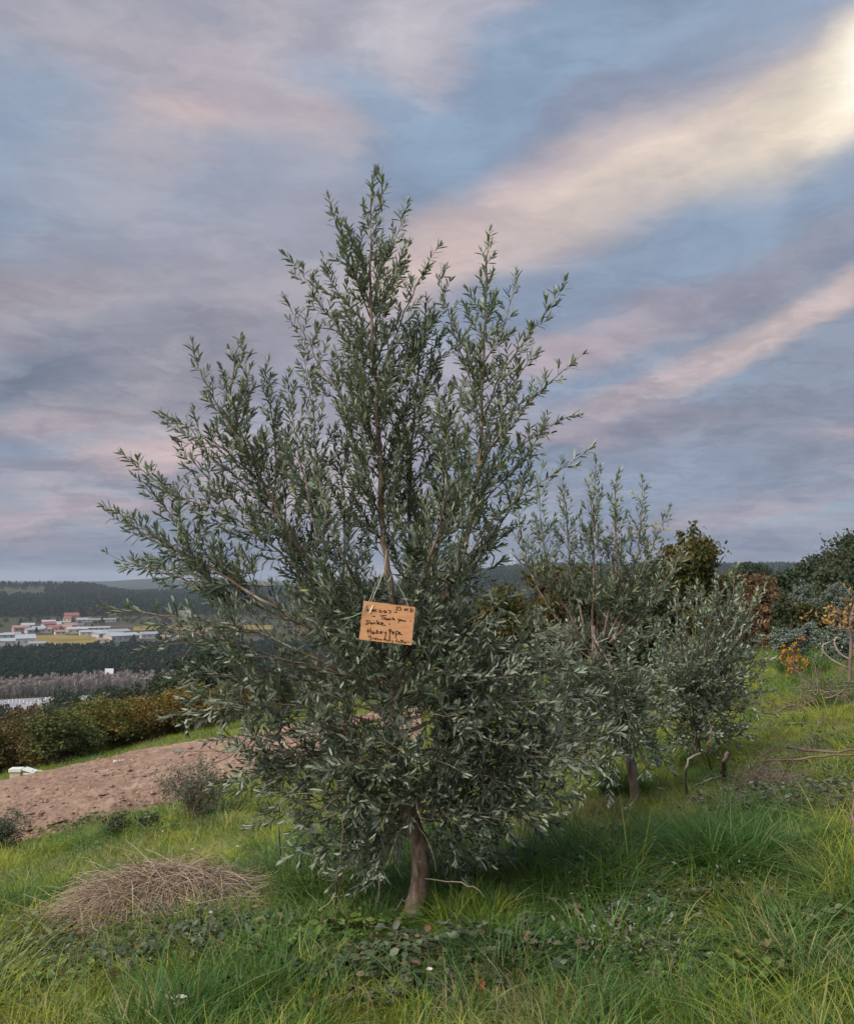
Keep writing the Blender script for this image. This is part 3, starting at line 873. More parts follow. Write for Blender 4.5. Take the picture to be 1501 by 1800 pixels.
def autumn_row():
    L = [ # px, distance, top py, mesh, label
        (-30, 44, 1268, 3, 'olive brown tree cut by the left edge beyond the field'),
        (30, 47, 1262, 0, 'brownish tree behind the white hives'),
        (88, 43, 1278, 5, 'round brown tree just right of the hives'),
        (62, 50, 1276, 4, 'dull green tree in the gap behind the hives'),
        (140, 49, 1253, 2, 'brightest golden tree of the row beyond the field'),
        (118, 41, 1300, 1, 'low green tree in front of the golden one'),
        (168, 44, 1275, 4, 'yellow green tree right of the golden one'),
        (205, 48, 1268, 1, 'green tree in the middle of the row beyond the field'),
        (232, 46, 1262, 0, 'olive coloured tree left of the rusty one'),
        (268, 50, 1240, 5, 'rusty orange tree close to the olive crown'),
        (300, 47, 1232, 4, 'tall green tree behind the leftmost olive branches'),
        (335, 45, 1225, 0, 'brown tree half hidden by the olive crown'),
        (380, 49, 1215, 1, 'green tree hidden behind the left of the olive crown'),
        (430, 52, 1205, 3, 'brown tree glimpsed through the left of the olive crown'),
        (490, 56, 1195, 4, 'green tree glimpsed through the middle of the olive crown'),
        (560, 58, 1180, 0, 'olive brown tree glimpsed left of the cardboard sign'),
        (630, 56, 1165, 1, 'green tree glimpsed under the cardboard sign'),
        (700, 52, 1150, 3, 'brown tree glimpsed right under the cardboard sign'),
    ]
    for i, (px, r, top, k, lab) in enumerate(L):
        r *= .75
        x, y = polar(px, r); p = on_ground(x, y)
        tz = CAM[2]+(HORIZON-top)/FPX*r*math.cos(math.atan((px-750.5)/FPX))
        h = max(2.0, tz-p[2]); s = h/AT[k][2]
        place_tree('autumn_tree', AT[k], p, max(s*.82, .55), i*1.7, lab, 'tree', 'autumn trees in a row beyond the ploughed field', sz=s)
    D = [(250, 88, 1205, 0, 'dark evergreen rising behind the rusty tree'), (300, 80, 1185, 1, 'tall dark evergreen at the left rim of the olive crown'),
         (350, 85, 1150, 0, 'tallest dark evergreen behind the left of the olive crown'), (205, 300, 1203, 1, 'lone dark tree in front of the poplars, the right one of two'),
         (127, 320, 1209, 0, 'lone dark tree in front of the poplars, the left one of two'), (108, 300, 1236, 1, 'round dark bush on the river bank'),
         (400, 90, 1130, 1, 'dark evergreen behind the centre left of the olive crown'), (14, 280, 1244, 0, 'dark tree on the river bank at the left edge'),
         (232, 290, 1225, 0, 'low dark tree on the river bank right of the lone tree'), (160, 290, 1240, 1, 'low dark tree on the river bank between the lone trees'),
         (1320, 120, 990, 1, 'round dark tree alone on the right skyline')]
    for i, (px, r, top, k, lab) in enumerate(D):
        x, y = polar(px, r); p = on_ground(x, y)
        tz = CAM[2]+(HORIZON-top)/FPX*r*math.cos(math.atan((px-750.5)/FPX))
        h = max(2.5, tz-p[2]); s = h/DT[k][2]
        ss = max(s*.8, .5)
        if px == 1320: ss = 1.1
        if r > 200: ss *= 1.25
        place_tree('evergreen_tree', DT[k], p, ss, i*1.3, lab, 'tree', sz=s)
autumn_row()

# ================================================================== OLIVE TREES
def olive_leaf_mat(name, lo, mid, hi, under, trans=.12):
    m, t = new_mat(name)
    g = N(t, 'ShaderNodeNewGeometry')
    c = RAMP(t, g.outputs['Random Per Island'], [(0, lo), (.5, mid), (.86, hi), (.90, tuple(v*1.9 for v in hi)), (.955, tuple(v*2.2 for v in hi)), (.965, (.17, .19, .04)), (1, (.26, .23, .05))])
    oi = N(t, 'ShaderNodeObjectInfo')
    c = MIX(t, MR(t, oi.outputs['Random'], 0, 1, 0, .25, 'LINEAR'), c, hi)
    u = MIX(t, g.outputs['Random Per Island'], under, tuple(v*.72 for v in under))
    c2 = MIX(t, g.outputs['Backfacing'], c, u)
    finish(t, c2, .58, .3, trans=trans, tcol=(.16, .20, .06))
    return m
leafA = olive_leaf_mat('olive_leaf', (.026, .038, .026), (.072, .090, .064), (.155, .178, .125), (.40, .44, .33))
leafB = olive_leaf_mat('olive_leaf_behind', (.045, .062, .042), (.11, .135, .09), (.20, .235, .155), (.46, .50, .38))
leafC = olive_leaf_mat('pale_leaf', (.24, .30, .20), (.36, .42, .30), (.46, .52, .36), (.5, .55, .42), .2)
def olive_bark():
    m, t = new_mat('olive_bark')
    pos = geo(t, 'Position')
    mp = N(t, 'ShaderNodeMapping'); link(t, pos, mp.inputs[0]); mp.inputs['Scale'].default_value = (1, 1, .35)
    n = NOISE(t, mp.outputs[0], 22, 6, .65, .6); n2 = NOISE(t, pos, 9, 4, .6)
    c = RAMP(t, n.outputs[0], [(.3, (.09, .055, .038)), (.5, (.24, .165, .12)), (.7, (.38, .30, .24))])
    c = MIX(t, MR(t, n2.outputs[0], .56, .66, 0, .75), c, (.50, .49, .43))      # lichen
    finish(t, c, .9, .15, n.outputs[0], .7, .01)
    return m
obark = olive_bark()
def twig_material():
    m, t = new_mat('olive_twig')
    finish(t, RAMP(t, geo(t, 'Random Per Island'), [(0, (.055, .042, .030)), (.6, (.10, .09, .06)), (1, (.17, .15, .11))]), .7, .2)
    return m
twigm = twig_material()

LEAF_T = np.array([(0, 0), (.10, .35), (.45, 1.0), (.80, .62), (1.0, 0.0)])
def leaf_verts(n):
    """unit leaf along +x, width in y, upper face +z: 8 verts"""
    V = np.array([(0, 0, 0), (.30, .85, .0), (.30, 0, -.0), (.30, -.85, .0), (.70, .80, 0), (.70, 0, 0), (.70, -.80, 0), (1, 0, 0)], dtype=float)
    return V
LT = leaf_verts(8)
LQ = np.array([(1, 2, 5, 4), (2, 3, 6, 5)]); LTR = np.array([(0, 2, 1), (0, 3, 2), (4, 5, 7), (5, 6, 7)])
def leaves_geo(Lf):
    """Lf rows: pos3, dir3, normal3, length, halfwidth, droop -> verts, quads, tris"""
    Lf = np.asarray(Lf); n = len(Lf)
    p, d, nn = Lf[:, :3], norm(Lf[:, 3:6]), Lf[:, 6:9]
    s = norm(np.cross(nn, d)); nn = np.cross(d, s)
    L = Lf[:, 9][:, None]; w = Lf[:, 10][:, None]; dr = Lf[:, 11][:, None]
    x, y = LT[:, 0][None], LT[:, 1][None]
    z = -dr*x**2*L + np.abs(y)*w*.28
    V = p[:, None]+(x*L)[..., None]*d[:, None]+(y*w)[..., None]*s[:, None]+z[..., None]*nn[:, None]
    o = np.arange(n)[:, None, None]*8
    return V.reshape(-1, 3), (LQ[None]+o).reshape(-1, 4), (LTR[None]+o).reshape(-1, 3)
# one shared leaf for the leaves that are parts of their own
def single_leaf_mesh(mat, droop, name='leaf'):
    V, q, t = leaves_geo([[0, 0, 0, 1, 0, 0, 0, 0, 1, 1, .105, droop]])
    return mesh_np(name, V, q, t, False, mat)

class Olive:
    more = 1.0; gap_lo = .36
    def __init__(s, seed, leaf_len=.062, leaf_w=.0062, gap=.017):
        s.g = np.random.default_rng(seed); s.L = []; s.tw = Geo(); s.ll = leaf_len; s.lw = leaf_w; s.gap = gap; s.parts = []
    def shoot(s, p, d, L, r=.0018, lift=.25, dens=1.0, lsc=1.0, bare=.0):
        g = s.g; n = 7
        side = norm(g.normal(size=3)); d = norm(d)
        P = [np.array(p, dtype=float)]; dd = d.copy(); step = L/(n-1)
        bend = side*g.uniform(0, .12)+np.array([0, 0, lift*.22])
        for i in range(n-1):
            dd = norm(dd+bend); P.append(P[-1]+dd*step)
        P = np.array(P)
        s.tw.tube(P, np.linspace(r, r*.4, n), 3, cap=False)
        T = norm(np.gradient(P, axis=0))
        k = max(3, int(L*dens/s.gap)); u0 = g.random()*3.14
        a = norm(np.cross(T[0], [.3, .2, .9]))
        for i in range(k):
            t = (i+.7)/k
            if t < bare: continue
            f = t*(n-1); j = min(int(f), n-2); f -= j
            q = P[j]*(1-f)+P[j+1]*f; T_ = norm(T[j]*(1-f)+T[j+1]*f)
            a_ = norm(a-np.dot(a, T_)*T_); b_ = np.cross(T_, a_)
            for sgn in (0, pi):
                if g.random() < .10: continue
                th = u0+(i % 2)*pi/2+sgn+g.normal()*.35
                out = a_*cos(th)+b_*sin(th)
                op = g.uniform(.55, 1.05)*(1-.35*t)
                ld = norm(T_*cos(op)+out*sin(op)+g.normal(size=3)*.12)
                nn = norm(T_*sin(op)-out*cos(op)+g.normal(size=3)*.22)
                sz = s.ll*lsc*g.uniform(.55, 1.25)*(1-.45*max(0, t-.75)/.25)*(.8+.2*min(1, t*4))
                s.L.append((*q, *ld, *nn, sz, s.lw*lsc*g.uniform(.8, 1.25), g.uniform(-.05, .28)))
        # terminal pair
        for sg in (-1, 1):
            ld = norm(T[-1]+a*sg*.25+g.normal(size=3)*.08)
            s.L.append((*P[-1], *ld, *norm(g.normal(size=3)), s.ll*lsc*g.uniform(.5, .8), s.lw*lsc*.8, .05))
        return P
    def branchlet(s, p, d, L, lift=.3, dens=1.0, lsc=1.0):
        """a side branch that bears leafy shoots along itself"""
        g = s.g
        P = s.shoot(p, d, L, .0026 if L < .4 else .0036, lift, dens*.9, lsc, .15)
        T = norm(np.gradient(P, axis=0))
        k = int(L/.075)
        for i in range(k):
            t = (i+1)/(k+1.2)*.9+.04; f = t*(len(P)-1); j = min(int(f), len(P)-2); f -= j
            q = P[j]*(1-f)+P[j+1]*f
            o = norm(np.cross(T[j], norm(g.normal(size=3))))
            dd = norm(T[j]*g.uniform(.7, 1.2)+o*.8+np.array([0, 0, .15]))
            l = L*(1-t*.6)*g.uniform(.28, .55)
            if l > .04: s.shoot(q, dd, l, .0014, lift, dens, lsc)
    def leader(s, P, rad, env, step=.055, lift=.6, start=.12, tilt=(.55, 1.1), dens=1.0, lsc=1.0, name='branch', ns=6, smoothn=5, tipl=1.0, sparse=0.0):
        """P: polyline in metres; rad: r0,r1; env: list of (t, metres) reach of the side growth"""
        g = s.g; P = np.array(P, dtype=float)
        sl_ = np.concatenate([[0], np.cumsum(np.linalg.norm(np.diff(P, axis=0), axis=1))]); tot = sl_[-1]
        m = max(8, int(tot/.06)); u = np.linspace(0, tot, m)
        Q = np.stack([np.interp(u, sl_, P[:, k]) for k in range(3)], -1)
        for _ in range(smoothn): Q[1:-1] = (Q[:-2]+Q[1:-1]*2+Q[2:])/4
        Q[2:-1] += g.normal(size=(m-3, 3))*.0035
        r = np.linspace(0, 1, m)
        rr = rad[0]*(1-r)**.9+rad[1]*(1-(1-r)**.9)
        G = Geo(); G.tube(Q, rr, ns, bump=.12); s.parts.append((name, G))
        T = norm(np.gradient(Q, axis=0))
        et, ev = zip(*env)
        k = int(tot*(1-start)/step*s.more); ph = g.random()*6.28
        for i in range(k):
            t = start+(1-start)*(i+g.random()*.7)/k
            if g.random() < sparse: continue
            f = t*(m-1); j = min(int(f), m-2); f -= j
            q = Q[j]*(1-f)+Q[j+1]*f; T_ = T[j]
            ph += 2.4+g.normal()*.3
            up = np.array([0, 0, 1.]) if abs(T_[2]) < .9 else np.array([1., 0, 0])
            a = norm(np.cross(T_, up)); b = np.cross(T_, a)
            o = a*cos(ph)+b*sin(ph)
            ti = g.uniform(*tilt)
            d = norm(T_*cos(ti)+o*sin(ti))
            L = np.interp(t, et, ev)*g.uniform(.5, 1.25)
            if L < .05: L = .05
            if L > .16: s.branchlet(q, d, L, lift, dens, lsc)
            else: s.shoot(q, d, L, .0016, lift, dens, lsc)
        s.shoot(Q[-1], T[-1], .10*tipl, .0018, .1, 1.1, lsc)
        return Q
    def build(s, root, mat, twig, bark, org, nparts=300, keep=None, parts_mat=None):
        L = np.array(s.L); org = np.array(org)
        # gaps: clusters of shoots that shed their leaves
        x, y, z = L[:, 0]-org[0], L[:, 1]-org[1], L[:, 2]-org[2]
        q = vnoise(x*6.5+y*2.1+40, z*6.5-y*2.7+17)*.6+vnoise(y*6+x*1.5+9, z*5+x*2+33)*.4
        L = L[(q > np.where(z > 1.45, s.gap_lo-.13, s.gap_lo)) | (s.g.random(len(L)) < .10)]
        if keep is not None: L = L[keep(L)]
        # the leaves that show largest become objects of their own
        dist = np.linalg.norm(L[:, :3]-CAM, axis=1)
        vis = np.abs(np.sum(norm(L[:, :3]-CAM)*norm(L[:, 6:9]), axis=1))
        size = L[:, 9]/dist*(.35+.65*vis)
        # seen first from the camera: prefer the front of the crown
        order = np.argsort(-(size/size.max()+1.2*(dist.max()-dist)/(np.ptp(dist))))
        pick = order[:nparts]; rest = np.delete(np.arange(len(L)), pick)
        me1 = [single_leaf_mesh(mat if k < 5 else (parts_mat or mat), .06+.05*k) for k in range(6)]
        for c, i in enumerate(pick):
            r_ = L[i]; d = norm(r_[3:6]); sd_ = norm(np.cross(r_[6:9], d)); nn = np.cross(d, sd_)
            Mx = Matrix(((d[0], sd_[0], nn[0], 0), (d[1], sd_[1], nn[1], 0), (d[2], sd_[2], nn[2], 0), (0, 0, 0, 1)))
            o = bpy.data.objects.new('leaf', me1[c % 6]); COL.objects.link(o); o.parent = root
            o.matrix_local = Matrix.Translation(Vector(r_[:3]-org)) @ Mx @ Matrix.Diagonal((r_[9], r_[10]/.105, r_[9], 1))
        Lr = L[rest].copy(); Lr[:, :3] -= org
        V, q, t = leaves_geo(Lr)
        o = obj('foliage', mesh_np('foliage', V, q, t, False, mat), root); o['kind'] = 'stuff'
        if not s.tw.empty():
            V = np.concatenate(s.tw.v)-org; q = np.concatenate(s.tw.q)
            o = obj('twigs', mesh_np('twigs', V, q, None, False, twig), root); o['kind'] = 'stuff'
        for name, G in s.parts:
            G.v = [v-org for v in G.v]
            obj(name, G.mesh(name, bark, True), root)
        return len(L)

# ------------------------------------------------------------------ the big olive tree in the middle
TB = ground_at(726, 1612)
TY = TB[1]
MPP = TY/FPX
def hp(px, py, dy=0.0): return at(px, py, TY+dy)
def hero():
    s = Olive(21, .058, .0060, .0148); s.more = 1.45
    W = lambda pts: [hp(*p) for p in pts]
    e_ = lambda *a: [(t, px*MPP) for t, px in a]
    # trunk
    trunk = np.array(W([(722, 1632, 0), (728, 1600, 0), (737, 1560, .01), (741, 1515, .02), (731, 1465, .02), (714, 1420, .0), (698, 1360, -.02), (690, 1300, -.02), (692, 1230, 0), (698, 1150, 0), (694, 1080, 0)]))
    r = np.array([.060, .048, .044, .043, .043, .041, .038, .034, .029, .024, .019])
    u = np.linspace(0, 10, 50); tr = np.stack([np.interp(u, range(11), trunk[:, k]) for k in range(3)], -1)
    for _ in range(6): tr[1:-1] = (tr[:-2]+tr[1:-1]*2+tr[2:])/4
    G = Geo(); G.tube(tr, np.interp(u, range(11), r), 14, bump=.10)
    # root flare
    for k in range(6):
        a = k*1.05+.3; b0 = tr[0]+np.array([cos(a), sin(a), 0])*.075-np.array([0, 0, .03])
        G.tube([tr[6], (tr[2]+b0)/2+np.array([cos(a), sin(a), 0])*.0, b0], [.02, .022, .012], 6)
    s.parts.append(('trunk', G))
    LD = s.leader
    # upright leaders
    LD(W([(694, 1085), (680, 990), (668, 900), (668, 800), (658, 650), (650, 500), (652, 410), (654, 338)]), (.019, .003), e_((.0, 120), (.25, 130), (.45, 150), (.6, 145), (.75, 105), (.88, 50), (1, 18)), step=.042, start=.12, sparse=.12)
    LD(W([(698, 1120, .05), (722, 1000, .12), (718, 850, .15), (728, 720, .12), (738, 620, .1), (748, 560, .05)]), (.015, .003), e_((0, 110), (.4, 110), (.7, 100), (.9, 55), (1, 30)), step=.046, start=.15)
    LD(W([(698, 1170, 0), (770, 1080, -.02), (812, 990, -.05), (838, 870, -.05), (848, 700, 0), (852, 560, .05), (857, 440, .05)]), (.016, .003), e_((0, 90), (.35, 100), (.6, 90), (.8, 65), (.92, 26), (1, 12)), step=.045, start=.15, sparse=.1)
    LD(W([(655, 700, .0), (690, 600, -.08), (720, 530, -.1), (752, 462, -.1)]), (.006, .002), e_((0, 50), (.6, 45), (1, 20)), step=.05)
    LD(W([(656, 690, .0), (610, 600, .05), (560, 530, .08), (522, 470, .08)]), (.006, .002), e_((0, 60), (.6, 48), (1, 22)), step=.05)
    LD(W([(652, 560, .0), (620, 480, -.05), (588, 380, -.05)]), (.005, .002), e_((0, 40), (.6, 32), (1, 14)), step=.05)
    LD(W([(652, 520, .0), (685, 440, .0), (708, 385, .0)]), (.004, .002), e_((0, 36), (1, 14)), step=.055)
    LD(W([(652, 420, .0), (668, 380, .0), (671, 334, .0)]), (.003, .0015), e_((0, 22), (1, 10)), step=.055)
    LD(W([(660, 780, 0), (600, 700, .1), (560, 640, .12), (515, 550, .12)]), (.007, .002), e_((0, 70), (.6, 60), (1, 22)), step=.05)
    # right-hand sprays
    LD(W([(848, 740, 0), (880, 650, .05), (930, 590, .05), (978, 522, .0)]), (.006, .002), e_((0, 60), (.55, 42), (1, 14)), step=.055)
    LD(W([(842, 820, -.05), (890, 740, -.08), (945, 690, -.1), (996, 646, -.1)]), (.006, .002), e_((0, 60), (.55, 36), (1, 13)), step=.055)
    LD(W([(838, 880, -.05), (890, 800, .05), (940, 765, .1), (985, 738, .1)]), (.006, .002), e_((0, 60), (.55, 34), (1, 13)), step=.055)
    LD(W([(815, 990, -.05), (870, 900, -.1), (940, 855, -.1), (1014, 806, -.1)]), (.006, .002), e_((0, 60), (.55, 36), (1, 12)), step=.055)
    LD(W([(850, 640, 0), (885, 580, 0), (902, 512, 0)]), (.004, .002), e_((0, 40), (1, 16)), step=.055)
    LD(W([(845, 720, 0), (810, 620, .1), (790, 560, .1), (776, 500, .1)]), (.005, .002), e_((0, 60), (.6, 42), (1, 22)), step=.05)
    LD(W([(815, 1000, 0), (860, 950, .1), (900, 900, .15), (925, 830, .15)]), (.006, .002), e_((0, 70), (.6, 50), (1, 22)), step=.05)
    # left leaders
    LD(W([(690, 1180, 0), (590, 1080, .0), (535, 980, .0), (478, 880, .0), (430, 780, 0), (402, 700, 0), (416, 622, 0)]), (.016, .003), e_((0, 90), (.35, 100), (.6, 90), (.8, 60), (1, 18)), step=.042, start=.15)
    LD(W([(470, 860, 0), (420, 770, -.08), (372, 700, -.08), (345, 636, -.08)]), (.006, .002), e_((0, 60), (.55, 45), (1, 14)), step=.05)
    LD(W([(500, 920, 0), (430, 850, .08), (370, 800, .08), (304, 750, .08)]), (.006, .002), e_((0, 60), (.55, 45), (1, 16)), step=.05)
    LD(W([(560, 1030, 0), (480, 960, -.1), (400, 900, -.12), (300, 870, -.12), (240, 818, -.1)]), (.007, .002), e_((0, 80), (.4, 70), (.7, 45), (1, 14)), step=.045)
    LD(W([(690, 1200, 0), (580, 1120, -.1), (470, 1060, -.15), (370, 1000, -.15), (280, 950, -.15), (218, 920, -.15)]), (.012, .002), e_((0, 80), (.3, 85), (.6, 70), (.8, 40), (1, 14)), step=.042)
    LD(W([(560, 1110, 0), (440, 1060, .1), (330, 1022, .1), (215, 985, .1)]), (.008, .002), e_((0, 70), (.5, 60), (.8, 30), (1, 10)), step=.045)
    LD(W([(680, 1230, 0), (560, 1160, -.1), (430, 1100, -.2), (320, 1085, -.2), (215, 1072, -.2)]), (.010, .002), e_((0, 90), (.4, 75), (.7, 45), (.85, 20), (1, 10)), step=.045, sparse=.05)
    LD(W([(430, 1130, -.1), (350, 1130, -.15), (280, 1135, -.2)]), (.005, .002), e_((0, 40), (1, 12)), step=.06)
    LD(W([(560, 1080, .1), (540, 960, .2), (560, 850, .2), (548, 700, .2), (536, 640, .2)]), (.009, .002), e_((0, 90), (.5, 80), (.8, 50), (1, 24)), step=.045)
    LD(W([(600, 1060, .1), (610, 950, .25), (600, 840, .25), (610, 760, .2)]), (.009, .002), e_((0, 80), (.6, 70), (1, 40)), step=.055)
    LD(W([(480, 900, .1), (490, 800, .2), (476, 720, .2), (468, 665, .2)]), (.006, .002), e_((0, 75), (.6, 60), (1, 26)), step=.045)
    LD(W([(560, 960, -.1), (540, 860, -.1), (520, 780, -.1), (508, 690, -.1)]), (.006, .002), e_((0, 80), (.6, 62), (1, 26)), step=.045)
    # infill between the left branches
    LD(W([(520, 960, 0), (440, 900, .1), (380, 860, .1), (330, 800, .1)]), (.006, .002), e_((0, 70), (.6, 55), (1, 24)), step=.045)
    LD(W([(450, 840, 0), (400, 790, -.1), (350, 760, -.1), (322, 745, -.1)]), (.005, .002), e_((0, 60), (.6, 50), (1, 20)), step=.045)
    LD(W([(420, 1030, -.1), (350, 960, 0), (300, 900, 0), (262, 862, 0)]), (.006, .002), e_((0, 75), (.6, 55), (1, 22)), step=.045)
    LD(W([(400, 1010, -.1), (320, 975, -.2), (260, 930, -.25), (215, 905, -.25)]), (.005, .002), e_((0, 65), (.6, 50), (1, 18)), step=.045)
    LD(W([(430, 760, 0), (440, 700, 0), (436, 660, 0), (430, 630, 0)]), (.004, .002), e_((0, 50), (1, 20)), step=.05)
    LD(W([(480, 1030, 0), (400, 1030, .2), (320, 1000, .25), (240, 1000, .25)]), (.006, .002), e_((0, 75), (.6, 55), (1, 18)), step=.045)
    LD(W([(560, 1180, 0), (440, 1140, -.25), (360, 1110, -.3), (300, 1100, -.3)]), (.006, .002), e_((0, 85), (.6, 65), (1, 25)), step=.05)
    LD(W([(850, 800, 0), (880, 730, .1), (900, 680, .1), (925, 640, .1)]), (.005, .002), e_((0, 60), (.6, 45), (1, 18)), step=.05)
    LD(W([(830, 900, 0), (880, 860, 0), (920, 800, 0), (950, 760, 0)]), (.005, .002), e_((0, 70), (.6, 50), (1, 18)), step=.05)
    # middle top, near and far side
    LD(W([(700, 1120, -.1), (750, 1010, -.35), (780, 900, -.4), (790, 800, -.35), (785, 720, -.3)]), (.010, .002), e_((0, 100), (.5, 95), (.8, 70), (1, 35)), step=.045)
    LD(W([(700, 1120, .1), (760, 1010, .35), (790, 880, .4), (780, 780, .35), (770, 680, .3)]), (.010, .002), e_((0, 100), (.5, 90), (.8, 60), (1, 35)), step=.05)
    LD(W([(690, 1130, -.1), (620, 1020, -.3), (580, 930, -.35), (560, 840, -.3)]), (.010, .002), e_((0, 90), (.5, 75), (1, 30)), step=.055)
    # bushy lower crown: laterals all round the trunk
    low = [ # start py, end px, end py, end dy, envelope
        (1260, 330, 1190, -.15, 85), (1280, 322, 1255, .1, 80), (1300, 400, 1300, -.3, 85), (1330, 440, 1385, -.1, 80), (1350, 470, 1360, .2, 80),
        (1400, 545, 1450, -.2, 70), (1420, 560, 1500, .1, 62), (1430, 605, 1530, -.15, 62), (1440, 640, 1545, -.30, 55), (1440, 590, 1560, .1, 50), (1430, 680, 1520, -.45, 55), (1420, 760, 1500, -.35, 50), (1400, 500, 1400, -.4, 75),
        (1220, 420, 1150, -.4, 90), (1200, 500, 1100, -.45, 95), (1180, 560, 1050, -.3, 95), (1250, 560, 1180, -.55, 90), (1300, 560, 1270, -.6, 85),
        (1340, 600, 1350, -.6, 80), (1250, 640, 1150, -.50, 80), (1280, 690, 1230, -.65, 80), (1330, 710, 1320, -.65, 80), (1390, 680, 1430, -.5, 66),
        (1180, 760, 1100, -.45, 90), (1230, 800, 1180, -.55, 90), (1280, 820, 1260, -.6, 85), (1330, 800, 1350, -.55, 80), (1380, 790, 1440, -.4, 70),
        (1200, 880, 1060, -.2, 95), (1220, 950, 1110, -.1, 95), (1250, 990, 1180, 0, 95), (1290, 1000, 1260, -.1, 90), (1330, 980, 1330, -.1, 85),
        (1370, 920, 1400, -.05, 80), (1410, 880, 1465, 0, 62), (1430, 830, 1500, -.1, 50), (1240, 900, 1190, -.35, 90), (1310, 900, 1310, -.35, 85),
        (1200, 560, 1080, .45, 95), (1260, 520, 1200, .5, 90), (1330, 560, 1320, .5, 85), (1180, 800, 1060, .45, 95), (1260, 860, 1200, .5, 90),
        (1330, 840, 1320, .5, 85), (1380, 720, 1420, .45, 70), (1200, 680, 1090, .6, 90), (1280, 700, 1220, .7, 85), (1200, 640, 1060, -.35, 80), (1180, 730, 1050, -.35, 80),
        (1220, 430, 1190, .3, 85), (1160, 860, 1000, .1, 80), (1160, 520, 1020, .1, 85), (1150, 640, 1010, .15, 80), (1150, 760, 1010, -.1, 80),
        (1390, 470, 1440, .0, 75), (1400, 520, 1500, .25, 65), (1350, 400, 1370, .1, 75), (1420, 960, 1440, .1, 70), (1400, 980, 1400, .3, 75), (1430, 880, 1500, .25, 60),
        (1440, 800, 1530, .1, 50), (1420, 700, 1480, .5, 65), (1390, 600, 1440, .5, 70), (1390, 820, 1440, .5, 70), (1300, 1030, 1220, .2, 90), (1340, 1040, 1300, .2, 85), (1440, 620, 1500, .45, 60),
        (1380, 900, 1380, -.35, 75), (1270, 960, 1230, -.35, 85), (1230, 980, 1150, .25, 90), (1350, 640, 1400, -.3, 70), (1400, 740, 1440, -.6, 60), (1380, 560, 1430, -.45, 65), (1420, 1010, 1385, -.2, 75), (1440, 950, 1430, -.3, 60), (1400, 1045, 1335, -.3, 80), (1400, 1060, 1290, .1, 80), (1390, 350, 1320, -.1, 70), (1340, 360, 1230, -.35, 80), (1440, 880, 1440, -.45, 60),
    ]
    s.more = 1.75
    for py0, px1, py1, dy, env in low:
        f = (np.interp(py0, [1150, 1230, 1300, 1360, 1420, 1465], [698, 692, 690, 698, 714, 731]))
        a = hp(f, py0, 0); b = hp(px1, py1, dy)
        L = np.linalg.norm(b-a); m = (a+b)/2+np.array([0, 0, .10*L])+s.g.normal(size=3)*.05*L
        LD([a, m, b], (.003+.004*L, .0016), [(0, env*.7*MPP), (.35, env*MPP), (.75, env*.85*MPP), (1, env*.35*MPP)], step=.055, start=.2, lift=.12, tilt=(.5, 1.25), dens=.9, ns=5, lsc=1.02)
    # card must hang free in front of the leaves
    cy0 = TY-.78
    def keep(L):
        p = L[:, :3]; dz = p[:, 2]-CAM[2]
        t = p[:, 1]
        px = 750.5+FPX*p[:, 0]/t; py = HORIZON-FPX*dz/t
        return ~((px > 612) & (px < 742) & (py > 1045) & (py < 1146) & (t < cy0+.13)) & ~((px > 676) & (px < 785) & (py > 1395) & (t < TY+.03) & (s.g.random(len(px)) < .93)) & ~((py > 1575) & (t < TY+.3))
    root = empty('olive_tree', TB); tag(root, 'large young olive tree in the middle, with the cardboard sign hung in its crown', 'olive tree')
    n = s.build(root, leafA, twigm, obark, TB, 300, keep)
    print('hero leaves', n)
    return root
hero()

# ------------------------------------------------------------------ the two olives behind to the right
def olive_behind(base_px, base_py, Y, specs, lows, label, seed, mat, ll=.06, nparts=120, tr=(.03,), trunk_pts=None, lw=.0068, gap=.022):
    x = (base_px-750.5)/FPX*Y; B = on_ground(x, Y)
    s = Olive(seed, ll, lw, gap); s.more = 1.7
    k = Y/FPX
    W = lambda pts: [at(p[0], p[1], Y+(p[2] if len(p) > 2 else 0)) for p in pts]
    T = np.array([B-np.array([0, 0, .08])]+W(trunk_pts))
    G = Geo(); u = np.linspace(0, len(T)-1, 24); Q = np.stack([np.interp(u, range(len(T)), T[:, j]) for j in range(3)], -1)
    for _ in range(3): Q[1:-1] = (Q[:-2]+Q[1:-1]*2+Q[2:])/4
    G.tube(Q, np.linspace(tr[0]*1.2, tr[0]*.5, 24), 10, bump=.12); s.parts.append(('trunk', G))
    s.more = 2.6
    for P, env in specs:
        s.leader(W(P), (.010, .003), [(t, e*k) for t, e in env], step=.075, start=.1, ns=5)
    g = s.g; s.more = 1.8
    for (px1, py1, dy, env) in lows:
        i = g.integers(8, 22); a = Q[i]; b = at(px1, py1, Y+dy)
        L = np.linalg.norm(b-a); m = (a+b)/2+np.array([0, 0, .12*L])
        s.leader([a, m, b], (.004+.005*L, .002), [(0, env*.6*k), (.4, env*k), (.8, env*.8*k), (1, env*.35*k)], step=.075, start=.25, lift=.15, tilt=(.5, 1.25), dens=.9, ns=5)
    root = empty('olive_tree', B); tag(root, label, 'olive tree')
    print('olive leaves', s.build(root, mat, twigm, obark, B, nparts))
